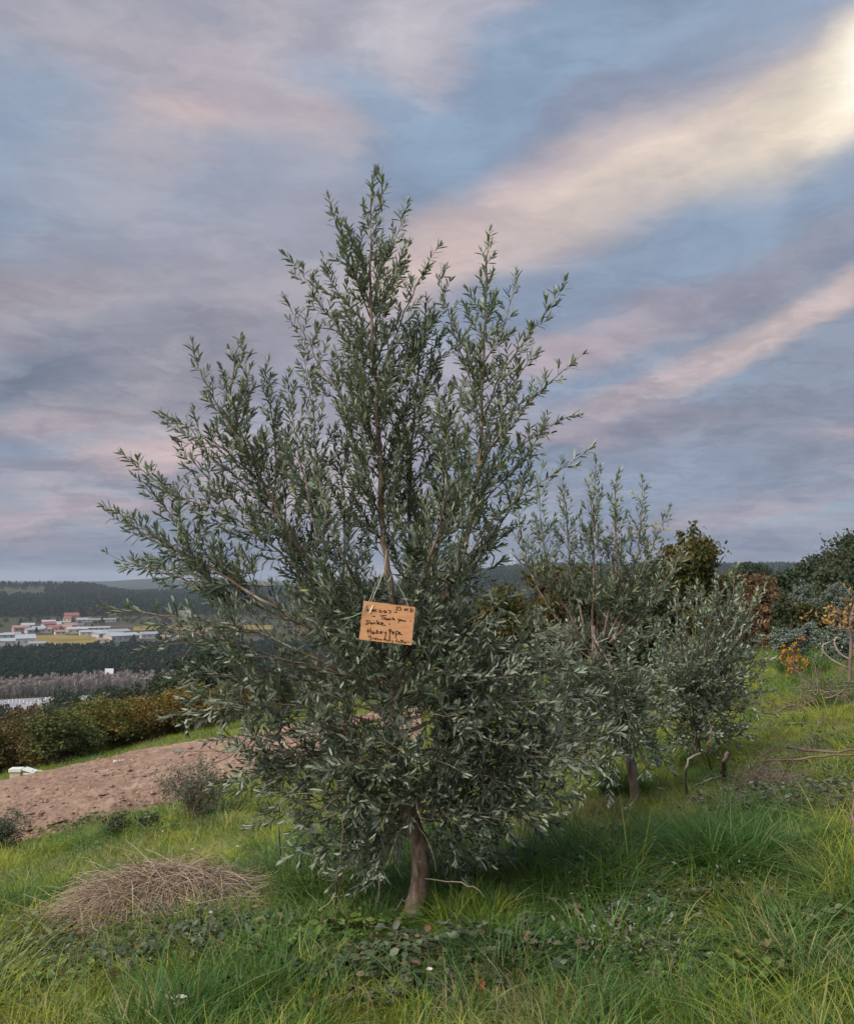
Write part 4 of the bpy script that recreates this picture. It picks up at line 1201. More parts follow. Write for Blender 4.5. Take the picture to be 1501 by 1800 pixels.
olive_behind(1112, 1372, 6.3, [
    ([(1040, 1120), (1045, 1000), (1040, 900), (1047, 826)], [(0, 60), (.5, 60), (.8, 32), (1, 10)]),
    ([(1030, 1120), (1000, 1000), (996, 900), (990, 862)], [(0, 60), (.5, 50), (1, 18)]),
    ([(1060, 1120), (1085, 1000), (1080, 900), (1082, 850)], [(0, 60), (.5, 50), (1, 16)]),
    ([(1070, 1120), (1120, 1000), (1125, 920), (1128, 862)], [(0, 60), (.5, 45), (1, 14)]),
    ([(1075, 1130), (1120, 1020), (1150, 950), (1168, 914)], [(0, 60), (.5, 40), (1, 14)]),
    ([(1020, 1120), (960, 1000), (950, 930), (948, 866)], [(0, 60), (.5, 50), (1, 18)]),
    ([(1010, 1130), (940, 1030), (915, 960), (912, 900)], [(0, 60), (.5, 45), (1, 18)]),
    ([(1070, 1130), (1140, 1060), (1180, 1010), (1196, 975)], [(0, 60), (.5, 50), (1, 18)]),
    ], [(930, 1100, .1, 70), (900, 1160, -.2, 70), (960, 1180, -.5, 75), (900, 1220, .1, 70), (950, 1260, -.4, 70), (1000, 1220, -.6, 75), (1040, 1170, -.6, 75), (1100, 1130, -.4, 75),
        (1150, 1110, 0, 70), (1170, 1170, -.1, 70), (1120, 1200, -.5, 75), (1060, 1260, -.6, 75), (1000, 1300, -.5, 70), (960, 1340, -.2, 62), (1060, 1330, -.5, 62), (1150, 1240, -.2, 70), (1140, 1300, -.1, 60),
        (1000, 1100, .5, 75), (1080, 1100, .5, 75), (1040, 1050, .1, 70), (980, 1060, .1, 70), (1110, 1060, .1, 65), (1020, 1370, -.3, 45), (980, 1240, .4, 70), (1080, 1350, -.7, 55), (1130, 1340, -.5, 50), (1160, 1330, .0, 50), (1050, 1300, -.8, 60), (1110, 1280, -.7, 60), (1180, 1280, -.3, 55), (900, 1300, -.2, 60), (940, 1390, 0, 50), (1070, 1390, -.5, 34), (1020, 1340, -.8, 55), (1140, 1365, -.5, 40), (1000, 1395, -.6, 40), (1170, 1345, .2, 45), (1090, 1310, -.9, 55), (960, 1300, -.8, 60), (900, 1360, .2, 50), (1180, 1240, .2, 60), (1080, 1200, -.8, 65)],
    'second olive tree with upright shoots behind the right side of the big one', 31, leafB, .062, 150, (.032,), [(1108, 1330), (1085, 1270), (1060, 1210), (1045, 1150), (1042, 1100)])
olive_behind(1225, 1335, 7.8, [
    ([(1230, 1200), (1260, 1120), (1290, 1050), (1292, 1012)], [(0, 50), (.6, 45), (1, 14)]),
    ([(1235, 1200), (1290, 1120), (1320, 1060), (1338, 1036)], [(0, 50), (.6, 40), (1, 14)]),
    ([(1225, 1200), (1220, 1120), (1225, 1070), (1225, 1042)], [(0, 50), (.6, 45), (1, 16)]),
    ([(1220, 1200), (1190, 1120), (1190, 1080), (1192, 1050)], [(0, 50), (.6, 40), (1, 16)]),
    ([(1230, 1200), (1250, 1120), (1262, 1070), (1258, 1030)], [(0, 50), (.6, 45), (1, 16)]),
    ], [(1160, 1120, 0, 55), (1150, 1180, -.3, 60), (1200, 1150, -.5, 60), (1250, 1130, -.5, 60), (1300, 1120, -.3, 60), (1330, 1110, 0, 55), (1340, 1160, 0, 55), (1330, 1200, -.2, 58), (1290, 1180, -.5, 60),
        (1240, 1200, -.6, 60), (1180, 1230, -.5, 60), (1150, 1260, -.2, 55), (1200, 1280, -.4, 50), (1260, 1260, -.5, 55), (1310, 1250, -.2, 52), (1345, 1215, .1, 40), (1230, 1140, .4, 60), (1290, 1150, .4, 60), (1180, 1160, .4, 60), (1280, 1295, -.3, 40), (1170, 1315, -.3, 40), (1220, 1310, -.6, 40), (1320, 1280, 0, 40), (1250, 1320, -.3, 26), (1350, 1150, .1, 40), (1150, 1100, .1, 50), (1190, 1330, .1, 34), (1290, 1310, .2, 36), (1250, 1290, -.8, 50), (1330, 1240, -.5, 50), (1140, 1200, -.5, 55), (1200, 1100, -.4, 50), (1300, 1080, -.2, 45), (1250, 1080, -.4, 45)],
    'grey green rounded olive bush with pale shoot tips, right of the second olive', 47, leafB, .058, 100, (.035,), [(1222, 1310), (1225, 1280), (1228, 1240), (1230, 1200)], .0085, .024)

# ================================================================== SHRUBS AND TREES OF THE MIDDLE DISTANCE
grey_olive = leaf_mat('grey_olive_leaf', [(0, (.075, .095, .075)), (.6, (.14, .17, .135)), (1, (.24, .27, .22))], trans=.1, rough=.7)
rust_leaf = leaf_mat('rust_leaf', [(0, (.085, .045, .025)), (.6, (.16, .085, .045)), (1, (.22, .13, .06))], trans=.15, rough=.8)
orange_leaf = leaf_mat('orange_leaf', [(0, (.35, .13, .02)), (.6, (.55, .25, .03)), (1, (.62, .36, .06))], trans=.3, rough=.7)
oak_leaf = leaf_mat('oak_leaf', [(0, (.040, .036, .010)), (.5, (.10, .085, .020)), (1, (.17, .12, .030))], trans=.2, rough=.7, patch=.7, pscale=.9, pcol=(.06, .075, .02))
ever_leaf = leaf_mat('evergreen_leaf', [(0, (.016, .030, .014)), (.6, (.040, .062, .028)), (1, (.085, .11, .05))], trans=.12, rough=.7, patch=.5, pscale=.25, pcol=(.06, .055, .02))
def crown_tree(px, top, base_w, Y, mat, label, cat, seed, leaf=.10, nclump=240, per=26, spread=.16, group=None, bark=bark_brown, wob=.5, name='tree', h=None, dzy=0, lob=None):
    """a tree/shrub standing on the ground at distance Y, its top at image height top, width in px"""
    x = (px-750.5)/FPX*Y; p = on_ground(x, Y)
    H = CAM[2]+(HORIZON-top)/FPX*Y-p[2]
    H = max(H, h or .8)
    Wd = base_w/FPX*Y
    lb = lob(Wd, H) if lob else lobes_round(Wd, H, .05*H, 12, seed, wob)
    m = tree_meshes(name, lb, nclump, per, spread*Wd/2.5 if spread < 1 else spread, leaf, mat, seed, .28*H, .03*H, 14, .45, bark)
    s = H/m[2]
    return place_tree(name, m, p, 1.0, 0, label, cat, group, sz=s)
def middle():
    c = crown_tree
    c(1208, 938, 105, 26, oak_leaf, 'olive brown autumn oak standing tallest on the right skyline', 'tree', 501, .12, 300, 34, .14, name='oak_tree', wob=.42)
    c(1165, 985, 90, 27, ever_leaf, 'dark green tree just left of the autumn oak', 'tree', 502, .12, 240, 30, .15, name='oak_tree')
    c(1262, 1010, 100, 28, oak_leaf, 'low brownish oak right of the tall autumn oak', 'tree', 503, .12, 240, 30, .15, name='oak_tree')
    c(985, 998, 130, 15, oak_leaf, 'brown and green thicket behind the second olive', 'bush', 504, .09, 300, 30, .12, name='oak_bush')
    c(1070, 1012, 120, 16, rust_leaf, 'brownish bush behind the second olive, right of the thicket', 'bush', 505, .09, 260, 28, .12, name='oak_bush')
    c(900, 1035, 130, 17, oak_leaf, 'brown bush behind the right edge of the big olive', 'bush', 506, .09, 260, 28, .12, name='oak_bush')
    c(820, 1060, 140, 20, ever_leaf, 'dark bush behind the right half of the big olive', 'bush', 507, .10, 260, 28, .12, name='oak_bush')
    c(1130, 1030, 120, 14, ever_leaf, 'dark green bush between the two olives behind', 'bush', 508, .08, 260, 28, .12, name='oak_bush')
    c(1342, 1012, 95, 30, rust_leaf, 'rusty brown round bush right of the pale olive bush', 'bush', 509, .10, 260, 30, .12, name='rusty_bush')
    c(1325, 1045, 110, 26, rust_leaf, 'lower rusty bush in front of the round one', 'bush', 510, .10, 220, 28, .12, name='rusty_bush')
    c(1407, 1022, 46, 24, grey_olive, 'silvery grey round olive left of its twin', 'olive tree', 511, .045, 260, 60, .12, name='round_olive', wob=.7)
    c(1470, 1027, 46, 26, grey_olive, 'silvery grey round olive nearest the right edge', 'olive tree', 512, .045, 260, 60, .12, name='round_olive', wob=.7)
    c(1397, 1096, 70, 18, grey_olive, 'small grey green bush below the silvery olives', 'bush', 513, .045, 220, 36, .12, name='grey_bush')
    c(1462, 1104, 70, 17, grey_olive, 'low grey bush behind the orange leaved sapling', 'bush', 514, .045, 220, 36, .12, name='grey_bush')
    c(1390, 1118, 66, 13.5, orange_leaf, 'small bush with bright orange autumn leaves', 'bush', 515, .045, 26, 14, .10, name='orange_bush', h=.45)
    c(1490, 1085, 90, 30, rust_leaf, 'brown bush at the right edge below the dark wood', 'bush', 520, .10, 220, 28, .12, name='rusty_bush')
    c(1420, 1062, 60, 22, oak_leaf, 'brownish undergrowth between the two silvery olives', 'bush', 521, .08, 180, 24, .12, name='oak_bush')
    c(1437, 1060, 40, 21, ever_leaf, 'dark undergrowth at the foot of the right silvery olive', 'bush', 522, .08, 180, 24, .12, name='oak_bush')
    c(1372, 1050, 50, 21, ever_leaf, 'dark green bush left of the silvery olives', 'bush', 523, .08, 180, 24, .12, name='oak_bush')
    # dark slope wood on the right
    for i, (px, top, w, Y, lab) in enumerate([
        (1395, 1006, 90, 50, 'lowest dark tree at the left end of the right hand wood'), (1425, 992, 80, 52, 'dark tree, second from the left of the right hand wood'),
        (1450, 975, 90, 54, 'dark tree in the middle of the right hand wood'), (1485, 950, 100, 56, 'tall dark tree at the right edge of the picture'),
        (1520, 938, 110, 58, 'tallest dark tree of the wood, cut by the right edge'), (1470, 1000, 90, 44, 'dark tree low in front of the tall ones at the right edge'),
        (1430, 1010, 90, 46, 'dark bushy tree above the silvery olives'), (1510, 1005, 90, 40, 'dark bushy tree low at the right edge'), (1360, 1018, 70, 55, 'small dark tree trailing off left of the wood')]):
        c(px, top, w, Y, ever_leaf, lab, 'tree', 530+i, .20, 230, 28, .14, 'dark trees of the wood on the right', name='evergreen_tree')
middle()

# ------------------------------------------------------------------ bare / twiggy plants
def grow_twigs(G, p, d, L, r, depth, g, spread=.6, curl=.12, tips=None, n=5, up=.1, kids=(3, 5)):
    P = [np.array(p, float)]; d = norm(d)
    b = g.normal(size=3)*curl
    for i in range(n):
        d = norm(d+b/n*2+g.normal(size=3)*curl*.4+np.array([0, 0, up/n])); P.append(P[-1]+d*L/n)
    G.tube(P, np.linspace(r, r*.45, n+1), 4 if r > .004 else 3, cap=False)
    if tips is not None: tips.append((P[-1], d)); tips.append((P[-2], d))
    if depth > 0:
        for k in range(g.integers(*kids)+1):
            t = g.uniform(.25, 1); f = t*n; j = min(int(f), n-1); q = P[j]+(P[j+1]-P[j])*(f-j)
            o = norm(g.normal(size=3))
            grow_twigs(G, q, norm(d+o*spread*1.4), L*g.uniform(.4, .7), r*.5, depth-1, g, spread, curl, tips, n, up, kids)
drytwig = noise_mat('dry_twig', [(.3, (.13, .09, .07)), (.7, (.25, .19, .155))], 4, 4, .9, coord='w')
paletwig = noise_mat('pale_twig', [(.3, (.26, .21, .16)), (.7, (.42, .36, .28))], 8, 4, .8, coord='w')
straw = leaf_mat('straw', [(0, (.20, .13, .085)), (.5, (.44, .32, .23)), (1, (.70, .58, .45))], trans=.15, rough=.8)
def twiggy(name, base, h, nst, label, cat, seed, leaf=None, leafsize=.02, spread=.5, mat=drytwig, r=.006, depth=3, lean=(0, 0), fan=.45, per=3):
    g = np.random.default_rng(seed); G = Geo(); tips = []
    for k in range(nst):
        a = g.random()*6.28; f = fan*g.random()
        grow_twigs(G, (g.normal()*.03, g.normal()*.03, -.03), (cos(a)*f+lean[0], sin(a)*f+lean[1], 1), h*g.uniform(.45, .7), r, depth, g, spread, .15, tips)
    e = empty(name, base); tag(e, label, cat)
    obj('stem', G.mesh('stem', mat), e)
    if leaf is not None:
        T = np.array([t[0] for t in tips]); T = np.repeat(T, per, 0)+g.normal(size=(len(T)*per, 3))*leafsize
        V, q = quads_leaf(T, leafsize*(.6+.8*g.random(len(T))), aspect=.5, seed=seed)
        o = obj('foliage', mesh_np('foliage', V, q, None, False, leaf), e); o['kind'] = 'stuff'
    return e
grey_herb = leaf_mat('grey_herb', [(0, (.075, .09, .055)), (.6, (.14, .15, .10)), (1, (.24, .24, .19))], trans=.2, rough=.8)
twiggy('bare_shrub', ground_at(342, 1448), .75, 9, 'bare brownish shrub with tiny grey leaves at the edge of the ploughed field', 'shrub', 601, grey_herb, .022, .55, drytwig, .010, 3, fan=.5)
twiggy('bare_shrub', ground_at(4, 1500), .55, 8, 'thin grey shrub cut by the left edge beside the ploughed field', 'shrub', 602, grey_herb, .022, .5, drytwig, .006, 3)
twiggy('weed', ground_at(205, 1475), .26, 10, 'dark leafy weed at the rim of the ploughed field', 'weed', 603, leaf_mat('dark_weed', [(0, (.03, .045, .022)), (1, (.08, .10, .05))], trans=.2), .035, .6, drytwig, .004, 2, fan=1.2)
twiggy('weed', ground_at(262, 1462), .20, 10, 'low dark weed right of the leafy one at the rim of the field', 'weed', 604, bpy.data.materials['dark_weed'], .035, .6, drytwig, .004, 2, fan=1.2)
# thin upright stems round the foot of the big olive
def stem(pts, r, label, name='dry_stem', mat=drytwig, cat='stem', n=6, group=None, Y=None, wob=.004):
    P = np.array(pts); m = 14; u = np.linspace(0, len(P)-1, m); Q = np.stack([np.interp(u, range(len(P)), P[:, k]) for k in range(3)], -1)
    for _ in range(3): Q[1:-1] = (Q[:-2]+Q[1:-1]*2+Q[2:])/4
    Q[1:-1] += rng.normal(size=(m-2, 3))*wob
    c = Q[0].copy(); G = Geo(); G.tube(Q-c, np.linspace(r, r*.6, m), n, bump=.15)
    o = obj(name, G.mesh(name, mat, True), None, c); tag(o, label, cat, group); return o
stem([ground_at(588, 1615), hp(592, 1560, -.2), hp(599, 1500, -.2), hp(602, 1420, -.15)], .0055, 'dark upright sucker left of the olive trunk')
stem([ground_at(664, 1610), hp(667, 1560, -.05), hp(672, 1500, -.05), hp(668, 1430, -.05)], .007, 'pale upright sucker close to the left of the olive trunk', mat=paletwig)
stem([ground_at(496, 1548), at(491, 1480, 4.9), at(489, 1400, 4.9), at(486, 1330, 4.9)], .005, 'thin dark stem under the left skirt of the olive')
stem([ground_at(640, 1590), hp(600, 1570, -.3), hp(560, 1600, -.35)], .003, 'thin fallen twig arching left of the suckers', mat=paletwig)
stem([hp(740, 1545, 0), hp(790, 1548, -.15), hp(830, 1556, -.2), hp(856, 1575, -.2), ground_at(872, 1610)], .0032, 'thin pale shoot arching right from the trunk foot', mat=paletwig)
stem([ground_at(690, 1620), hp(700, 1590, -.1), hp(722, 1572, -.08)], .003, 'short pale twig leaning on the trunk foot', mat=paletwig)
# curved dead twigs at the right
stem([ground_at(1206, 1400), at(1205, 1360, 5.9), at(1207, 1335, 5.9), at(1231, 1324, 6.0)], .011, 'pale hooked dead branch stuck in the grass', 'dead_branch', paletwig, 'branch')
stem([ground_at(1250, 1352), at(1243, 1330, 6.4), at(1243, 1305, 6.4), at(1252, 1287, 6.4)], .010, 'reddish curved dead branch beside the hooked one', 'dead_branch', noise_mat('red_twig', [(.3, (.22, .11, .08)), (.7, (.32, .19, .14))], 8, 4, .8, coord='w'), 'branch')
stem([ground_at(1270, 1364), at(1272, 1340, 6.2), at(1279, 1322, 6.2)], .022, 'short grey broken stump right of the curved branches', 'broken_stump', drytwig, 'stump', 8)
stem([ground_at(1215, 1384), at(1240, 1378, 5.8)+np.array([0, 0, .02]), ground_at(1276, 1366)+np.array([0, 0, .03])], .006, 'thin pale stick lying below the stump', 'stick', paletwig, 'stick')
stem([ground_at(1385, 1334)+np.array([0, 0, .1]), at(1440, 1322, 6.9), at(1520, 1318, 6.9)], .014, 'long grey stick lying across the grass at the right edge', 'stick', drytwig, 'stick')
stem([ground_at(1330, 1350)+np.array([0, 0, .05]), at(1400, 1334, 6.5), at(1520, 1324, 6.4)], .010, 'thinner stick just below the long grey one', 'stick', drytwig, 'stick')
stem([ground_at(1500, 1500), at(1499, 1440, 4.9), at(1500, 1380, 4.9)], .013, 'grey wooden stake at the right edge', 'stake', drytwig, 'stake')
# orange-leaved sapling with curled dead shoots at the right edge
def sapling():
    B = ground_at(1492, 1215); Y = B[1]
    e = empty('sapling', B); tag(e, 'brown stemmed sapling with curled shoots and a few orange leaves at the right edge', 'sapling')
    def tb(pts, r, name='branch', mat=drytwig):
        P = np.array([at(*p) if len(p) == 3 else at(p[0], p[1], Y) for p in pts]); m = 16; u = np.linspace(0, len(P)-1, m)
        Q = np.stack([np.interp(u, range(len(P)), P[:, k]) for k in range(3)], -1)
        for _ in range(2): Q[1:-1] = (Q[:-2]+Q[1:-1]*2+Q[2:])/4
        G = Geo(); G.tube(Q-B, np.linspace(r, r*.5, m), 7, bump=.12); obj(name, G.mesh(name, mat, True), e)
    tb([(1494, 1225), (1492, 1180), (1496, 1130), (1492, 1095), (1502, 1060)], .030, 'trunk')
    tb([(1494, 1160), (1475, 1150), (1464, 1130), (1468, 1120), (1478, 1122)], .017, mat=paletwig)
    tb([(1490, 1175), (1460, 1160), (1445, 1145), (1444, 1133), (1460, 1128)], .016, mat=paletwig)
    tb([(1498, 1140), (1510, 1110), (1520, 1080)], .02)
    tb([(1494, 1120), (1480, 1095), (1460, 1080)], .012)
    tb([(1494, 1105), (1470, 1090), (1448, 1084)], .009)
    g = np.random.default_rng(3); C = []
    for (px, py, n, sx, sy) in ((1470, 1076, 70, 22, 10), (1495, 1070, 60, 16, 14), (1450, 1088, 30, 10, 7), (1485, 1098, 24, 14, 8)):
        for k in range(n):
            C.append(at(px+g.normal()*sx, py+g.normal()*sy, Y+g.normal()*.25)-B)
    V, q = quads_leaf(np.array(C), .055, aspect=.6, seed=4)
    obj('foliage', mesh_np('foliage', V, q, None, False, leaf_mat('sapling_leaf', [(0, (.20, .10, .04)), (.5, (.34, .19, .07)), (1, (.48, .27, .07))], trans=.25)), e)['kind'] = 'stuff'
sapling()

# ------------------------------------------------------------------ brushwood and straw heaps
def heap(name, px, py, w, h, dpt, n, L, r, mat, label, cat, seed, comb=None, rise=.5):
    """straws thrown over a mound"""
    g = np.random.default_rng(seed); B = ground_at(px, py); G = Geo()
    for k in range(n):
        a = g.random()*6.28; q = math.sqrt(g.random())
        x = cos(a)*q*w/2; y = sin(a)*q*dpt/2
        z = h*(1-q*q)**.8*g.uniform(.55, 1.0)
        out = np.array([x/(w/2), y/(dpt/2), 0])
        d = norm(out*1.0+g.normal(size=3)*np.array([.7, .7, .15])+(comb if comb is not None else 0))
        l = L*g.uniform(.5, 1.3); m = 6; P = []
        p = np.array([x, y, z])-d*l*.4
        jit = g.normal()*.05*(1+rise)
        zs = float(height(B[0]+x, B[1]+y)-B[2])
        for i in range(m):
            s = i/(m-1); c = p+d*l*s
            rr = (c[0]/(w/2))**2+(c[1]/(dpt/2))**2
            zz = max(0, 1-rr)**.7*h*1.0
            P.append((c[0], c[1], zs+min(zz+.02, zz*.8+.03)*(z/(h+1e-6)*.6+.5)+rise*.06*math.sin(s*3.1)*l+jit*s))
        G.tube(P, np.linspace(r, r*.5, m), 3, cap=False)
    o = obj(name, G.mesh(name, mat), None, B); tag(o, label, cat); return o
heap('straw_heap', 262, 1612, 1.12, .24, .8, 3000, .38, .0022, straw, 'mound of dry reddish straw in the grass at the lower left', 'straw heap', 701, np.array([-.35, -.15, 0]))
def brush(px, py, w, n, L, label, cat, seed, h=.3, r=.008):
    g = np.random.default_rng(seed); B = ground_at(px, py); G = Geo()
    for k in range(n):
        x = g.normal()*w*.3; y = g.normal()*w*.2; z = float(height(B[0]+x, B[1]+y))-B[2]+g.random()*h
        a = g.random()*6.28
        grow_twigs(G, (x, y, z), (cos(a), sin(a)*.6, g.uniform(-.15, .35)), L*g.uniform(.6, 1.2), r*g.uniform(.5, 1.3), 2, g, .5, .35, None, 6, -.25, (2, 5))
    for i, v in enumerate(G.v):
        gz = height(B[0]+v[:, 0], B[1]+v[:, 1])-B[2]; v[:, 2] = np.maximum(v[:, 2], gz+.01)
    o = obj('brush_pile', G.mesh('brush_pile', drytwig), None, B); tag(o, label, cat); return o
brush(1420, 1248, 1.5, 46, .55, 'pile of grey brown brushwood in the grass at the right', 'brush pile', 702)
brush(1385, 1345, 1.0, 16, .4, 'thin scatter of dead twigs around the grey sticks', 'dead twigs', 704, .08, .005)
heap('straw_heap', 1345, 1395, .5, .10, .5, 220, .3, .003, drytwig, 'small scatter of dead stalks below the brush pile', 'dead stalks', 703, None, 1.5)

# ------------------------------------------------------------------ bee hives and plastic strip by the field
def hives():
    wm = noise_mat('hive_white', [(.3, (.62, .62, .58)), (.7, (.78, .78, .75))], 4, 3, .6)
    cm = noise_mat('hive_cream', [(.3, (.50, .42, .32)), (.7, (.66, .58, .46))], 4, 3, .6)
    B = ground_at(29, 1372); k = B[1]/FPX
    e = empty('bee_hive', B, .1); tag(e, 'cream bee hive with white lid at the far rim of the ploughed field', 'bee hive')
    G = Geo(); G.box((0, 0, 9*k), (17*k, 14*k, 14*k), top=.96); obj('body', G.mesh('body', cm), e)
    G = Geo(); G.box((0, 0, 18.5*k), (20*k, 18*k, 5*k)); obj('lid', G.mesh('lid', wm), e)
    B = ground_at(55, 1368)
    e = empty('bee_hive', B, -.1); tag(e, 'white bee hive with its lid tipped open, right of the cream one', 'bee hive')
    G = Geo(); G.box((0, 0, 5*k), (21*k, 14*k, 9*k)); obj('body', G.mesh('body', wm), e)
    G = Geo(); G.box((-1*k, 0, 13.5*k), (23*k, 15*k, 3*k), 0, .26); obj('lid', G.mesh('lid', wm), e)
    B = ground_at(70, 1366)
    G = Geo(); G.box((0, 0, 5*k), (6*k, 10*k, 12*k), .2, .3)
    tag(obj('feeder_box', G.mesh('feeder_box', noise_mat('lime_plastic', [(.3, (.42, .50, .25)), (.7, (.55, .62, .35))], 4, 3, .5)), None, B), 'small pale green box leaning on the white hive', 'box')
    B = ground_at(216, 1350); G = Geo(); g = np.random.default_rng(5)
    m = 14; V = []
    for i in range(m):
        x = (i/(m-1)-.5)*28*k
        for s in (0, 1): V.append((x, s*3*k-1.5*k*s, s*3.2*k+.05+g.random()*1.0*k))
    for i in range(m): V.append((V[2*i][0], V[2*i][1]+.8*k, V[2*i][2]))
    q = [(2*i, 2*i+2, 2*i+3, 2*i+1) for i in range(m-1)]
    G.add(V, q); tag(obj('plastic_strip', G.mesh('plastic_strip', wm), None, B+np.array([0, 0, .08]), (0, 0, .15)), 'crumpled white strip of plastic lying on the ploughed field', 'plastic sheet')
hives()

# ================================================================== GRASS AND WEEDS
def grass_mat(name, stops, patches=True, trans=.35):
    m, t = new_mat(name)
    g = N(t, 'ShaderNodeNewGeometry'); pos = g.outputs['Position']
    c = RAMP(t, g.outputs['Random Per Island'], stops)
    if patches:
        n = NOISE(t, pos, .55, 3, .6); n2 = NOISE(t, pos, 1.9, 3, .6); n3 = NOISE(t, pos, .9, 2, .5)
        c = MIX(t, MR(t, n.outputs[0], .40, .56, 0, .8), c, (.33, .355, .045))
        c = MIX(t, MR(t, n2.outputs[0], .54, .68, 0, .6), c, (.070, .155, .022))
        c = MIX(t, MR(t, n3.outputs[0], .54, .68, 0, .65), c, (.36, .31, .17))
    finish(t, c, .55, .25, trans=trans, tcol=MIX(t, .55, c, (.22, .30, .03)))
    return m
gm = grass_mat('grass_blade', [(0, (.075, .145, .014)), (.35, (.155, .235, .022)), (.7, (.24, .30, .035)), (.88, (.34, .35, .08)), (1, (.50, .42, .22))])
gl = grass_mat('lush_blade', [(0, (.025, .075, .020)), (.5, (.060, .145, .032)), (.9, (.12, .22, .05)), (1, (.18, .22, .10))], False)
gd = leaf_mat('dry_blade', [(0, (.17, .13, .07)), (.5, (.30, .24, .13)), (1, (.46, .39, .24))], trans=.3, rough=.8)
wl = leaf_mat('weed_leaf', [(0, (.045, .095, .018)), (.5, (.095, .175, .030)), (.9, (.18, .25, .06)), (1, (.28, .18, .07))], trans=.3, patch=.5, pscale=.8, pcol=(.10, .12, .07))
def blades(n, h, w, spread, arch, seed, lean=(0, 0), hv=.5, seg=4, upr=1.0):
    g = np.random.default_rng(seed)
    a = g.random(n)*6.28; r = spread*np.sqrt(g.random(n))
    base = np.stack([r*np.cos(a), r*np.sin(a), np.full(n, -.02)], -1)
    oa = a+g.normal(size=n)*1.0
    out = np.stack([np.cos(oa), np.sin(oa), np.zeros(n)], -1)+np.array([lean[0], lean[1], 0])
    H = h*(1-hv+2*hv*g.random(n)); ar = arch*(.3+1.2*g.random(n))
    side = norm(np.cross(out, [0, 0, 1.]))
    s2 = g.normal(size=n)*.6
    side = norm(side*np.cos(s2)[:, None]+norm(out)*np.sin(s2)[:, None])
    V = []
    for k in range(seg+1):
        t = k/seg
        x = ar*t**1.9; z = t*upr*(1-.38*ar*t**1.6)
        c = base+out*(x*H)[:, None]+np.array([0, 0, 1.])*(z*H)[:, None]
        ww = w*(1-t**1.7)*.5*(.75+.5*g.random(n))+.00025
        V += [c-side*ww[:, None], c+side*ww[:, None]]
    V = np.stack(V, 1)
    o = np.arange(n)[:, None]*(2*seg+2)
    q = np.concatenate([o+np.array([2*k, 2*k+1, 2*k+3, 2*k+2]) for k in range(seg)], 0)
    return V.reshape(-1, 3), q
def herb(n, h, leaf, seed, spread=.06, asp=.75):
    g = np.random.default_rng(seed)
    C = np.stack([g.normal(size=n)*spread, g.normal(size=n)*spread, h*(.15+.85*g.random(n))], -1)
    d = norm(np.stack([g.normal(size=n), g.normal(size=n), .25+.35*g.random(n)], -1))
    s = norm(np.cross(d, [0, 0, 1.])+g.normal(size=(n, 3))*.15); b = norm(np.cross(s, d))
    L = leaf*(.6+.8*g.random(n)); rows = np.concatenate([C, d, b, L[:, None], (L*asp*.4)[:, None], g.uniform(0, .4, n)[:, None]], 1)
    V, q, t = leaves_geo(rows)
    return V, q, t
S = []
for k in range(4):
    V, q = blades(44, .072, .0040, .095, .95, 800+k); S.append(mesh_np('short_grass', V, q, None, False, gm))
for k in range(3):
    V, q = blades(30, .115, .0044, .085, 1.25, 810+k, (.25, 0)); S.append(mesh_np('long_grass', V, q, None, False, gm))
for k in range(2):
    V, q = blades(16, .12, .0028, .09, 1.3, 820+k, (.2, 0)); S.append(mesh_np('dry_grass', V, q, None, False, gd))
for k in range(3):
    V, q, t = herb(34, .065, .024, 830+k); S.append(mesh_np('herb', V, q, t, False, wl))
for k in range(2):
    V, q = blades(30, .14, .0048, .075, 1.2, 840+k, (.2, 0)); S.append(mesh_np('lush_grass', V, q, None, False, gl))
for k in range(2):
    V, q, t = herb(50, .10, .016, 850+k, .07, .5); S.append(mesh_np('grey_herb', V, q, t, False, grey_herb))
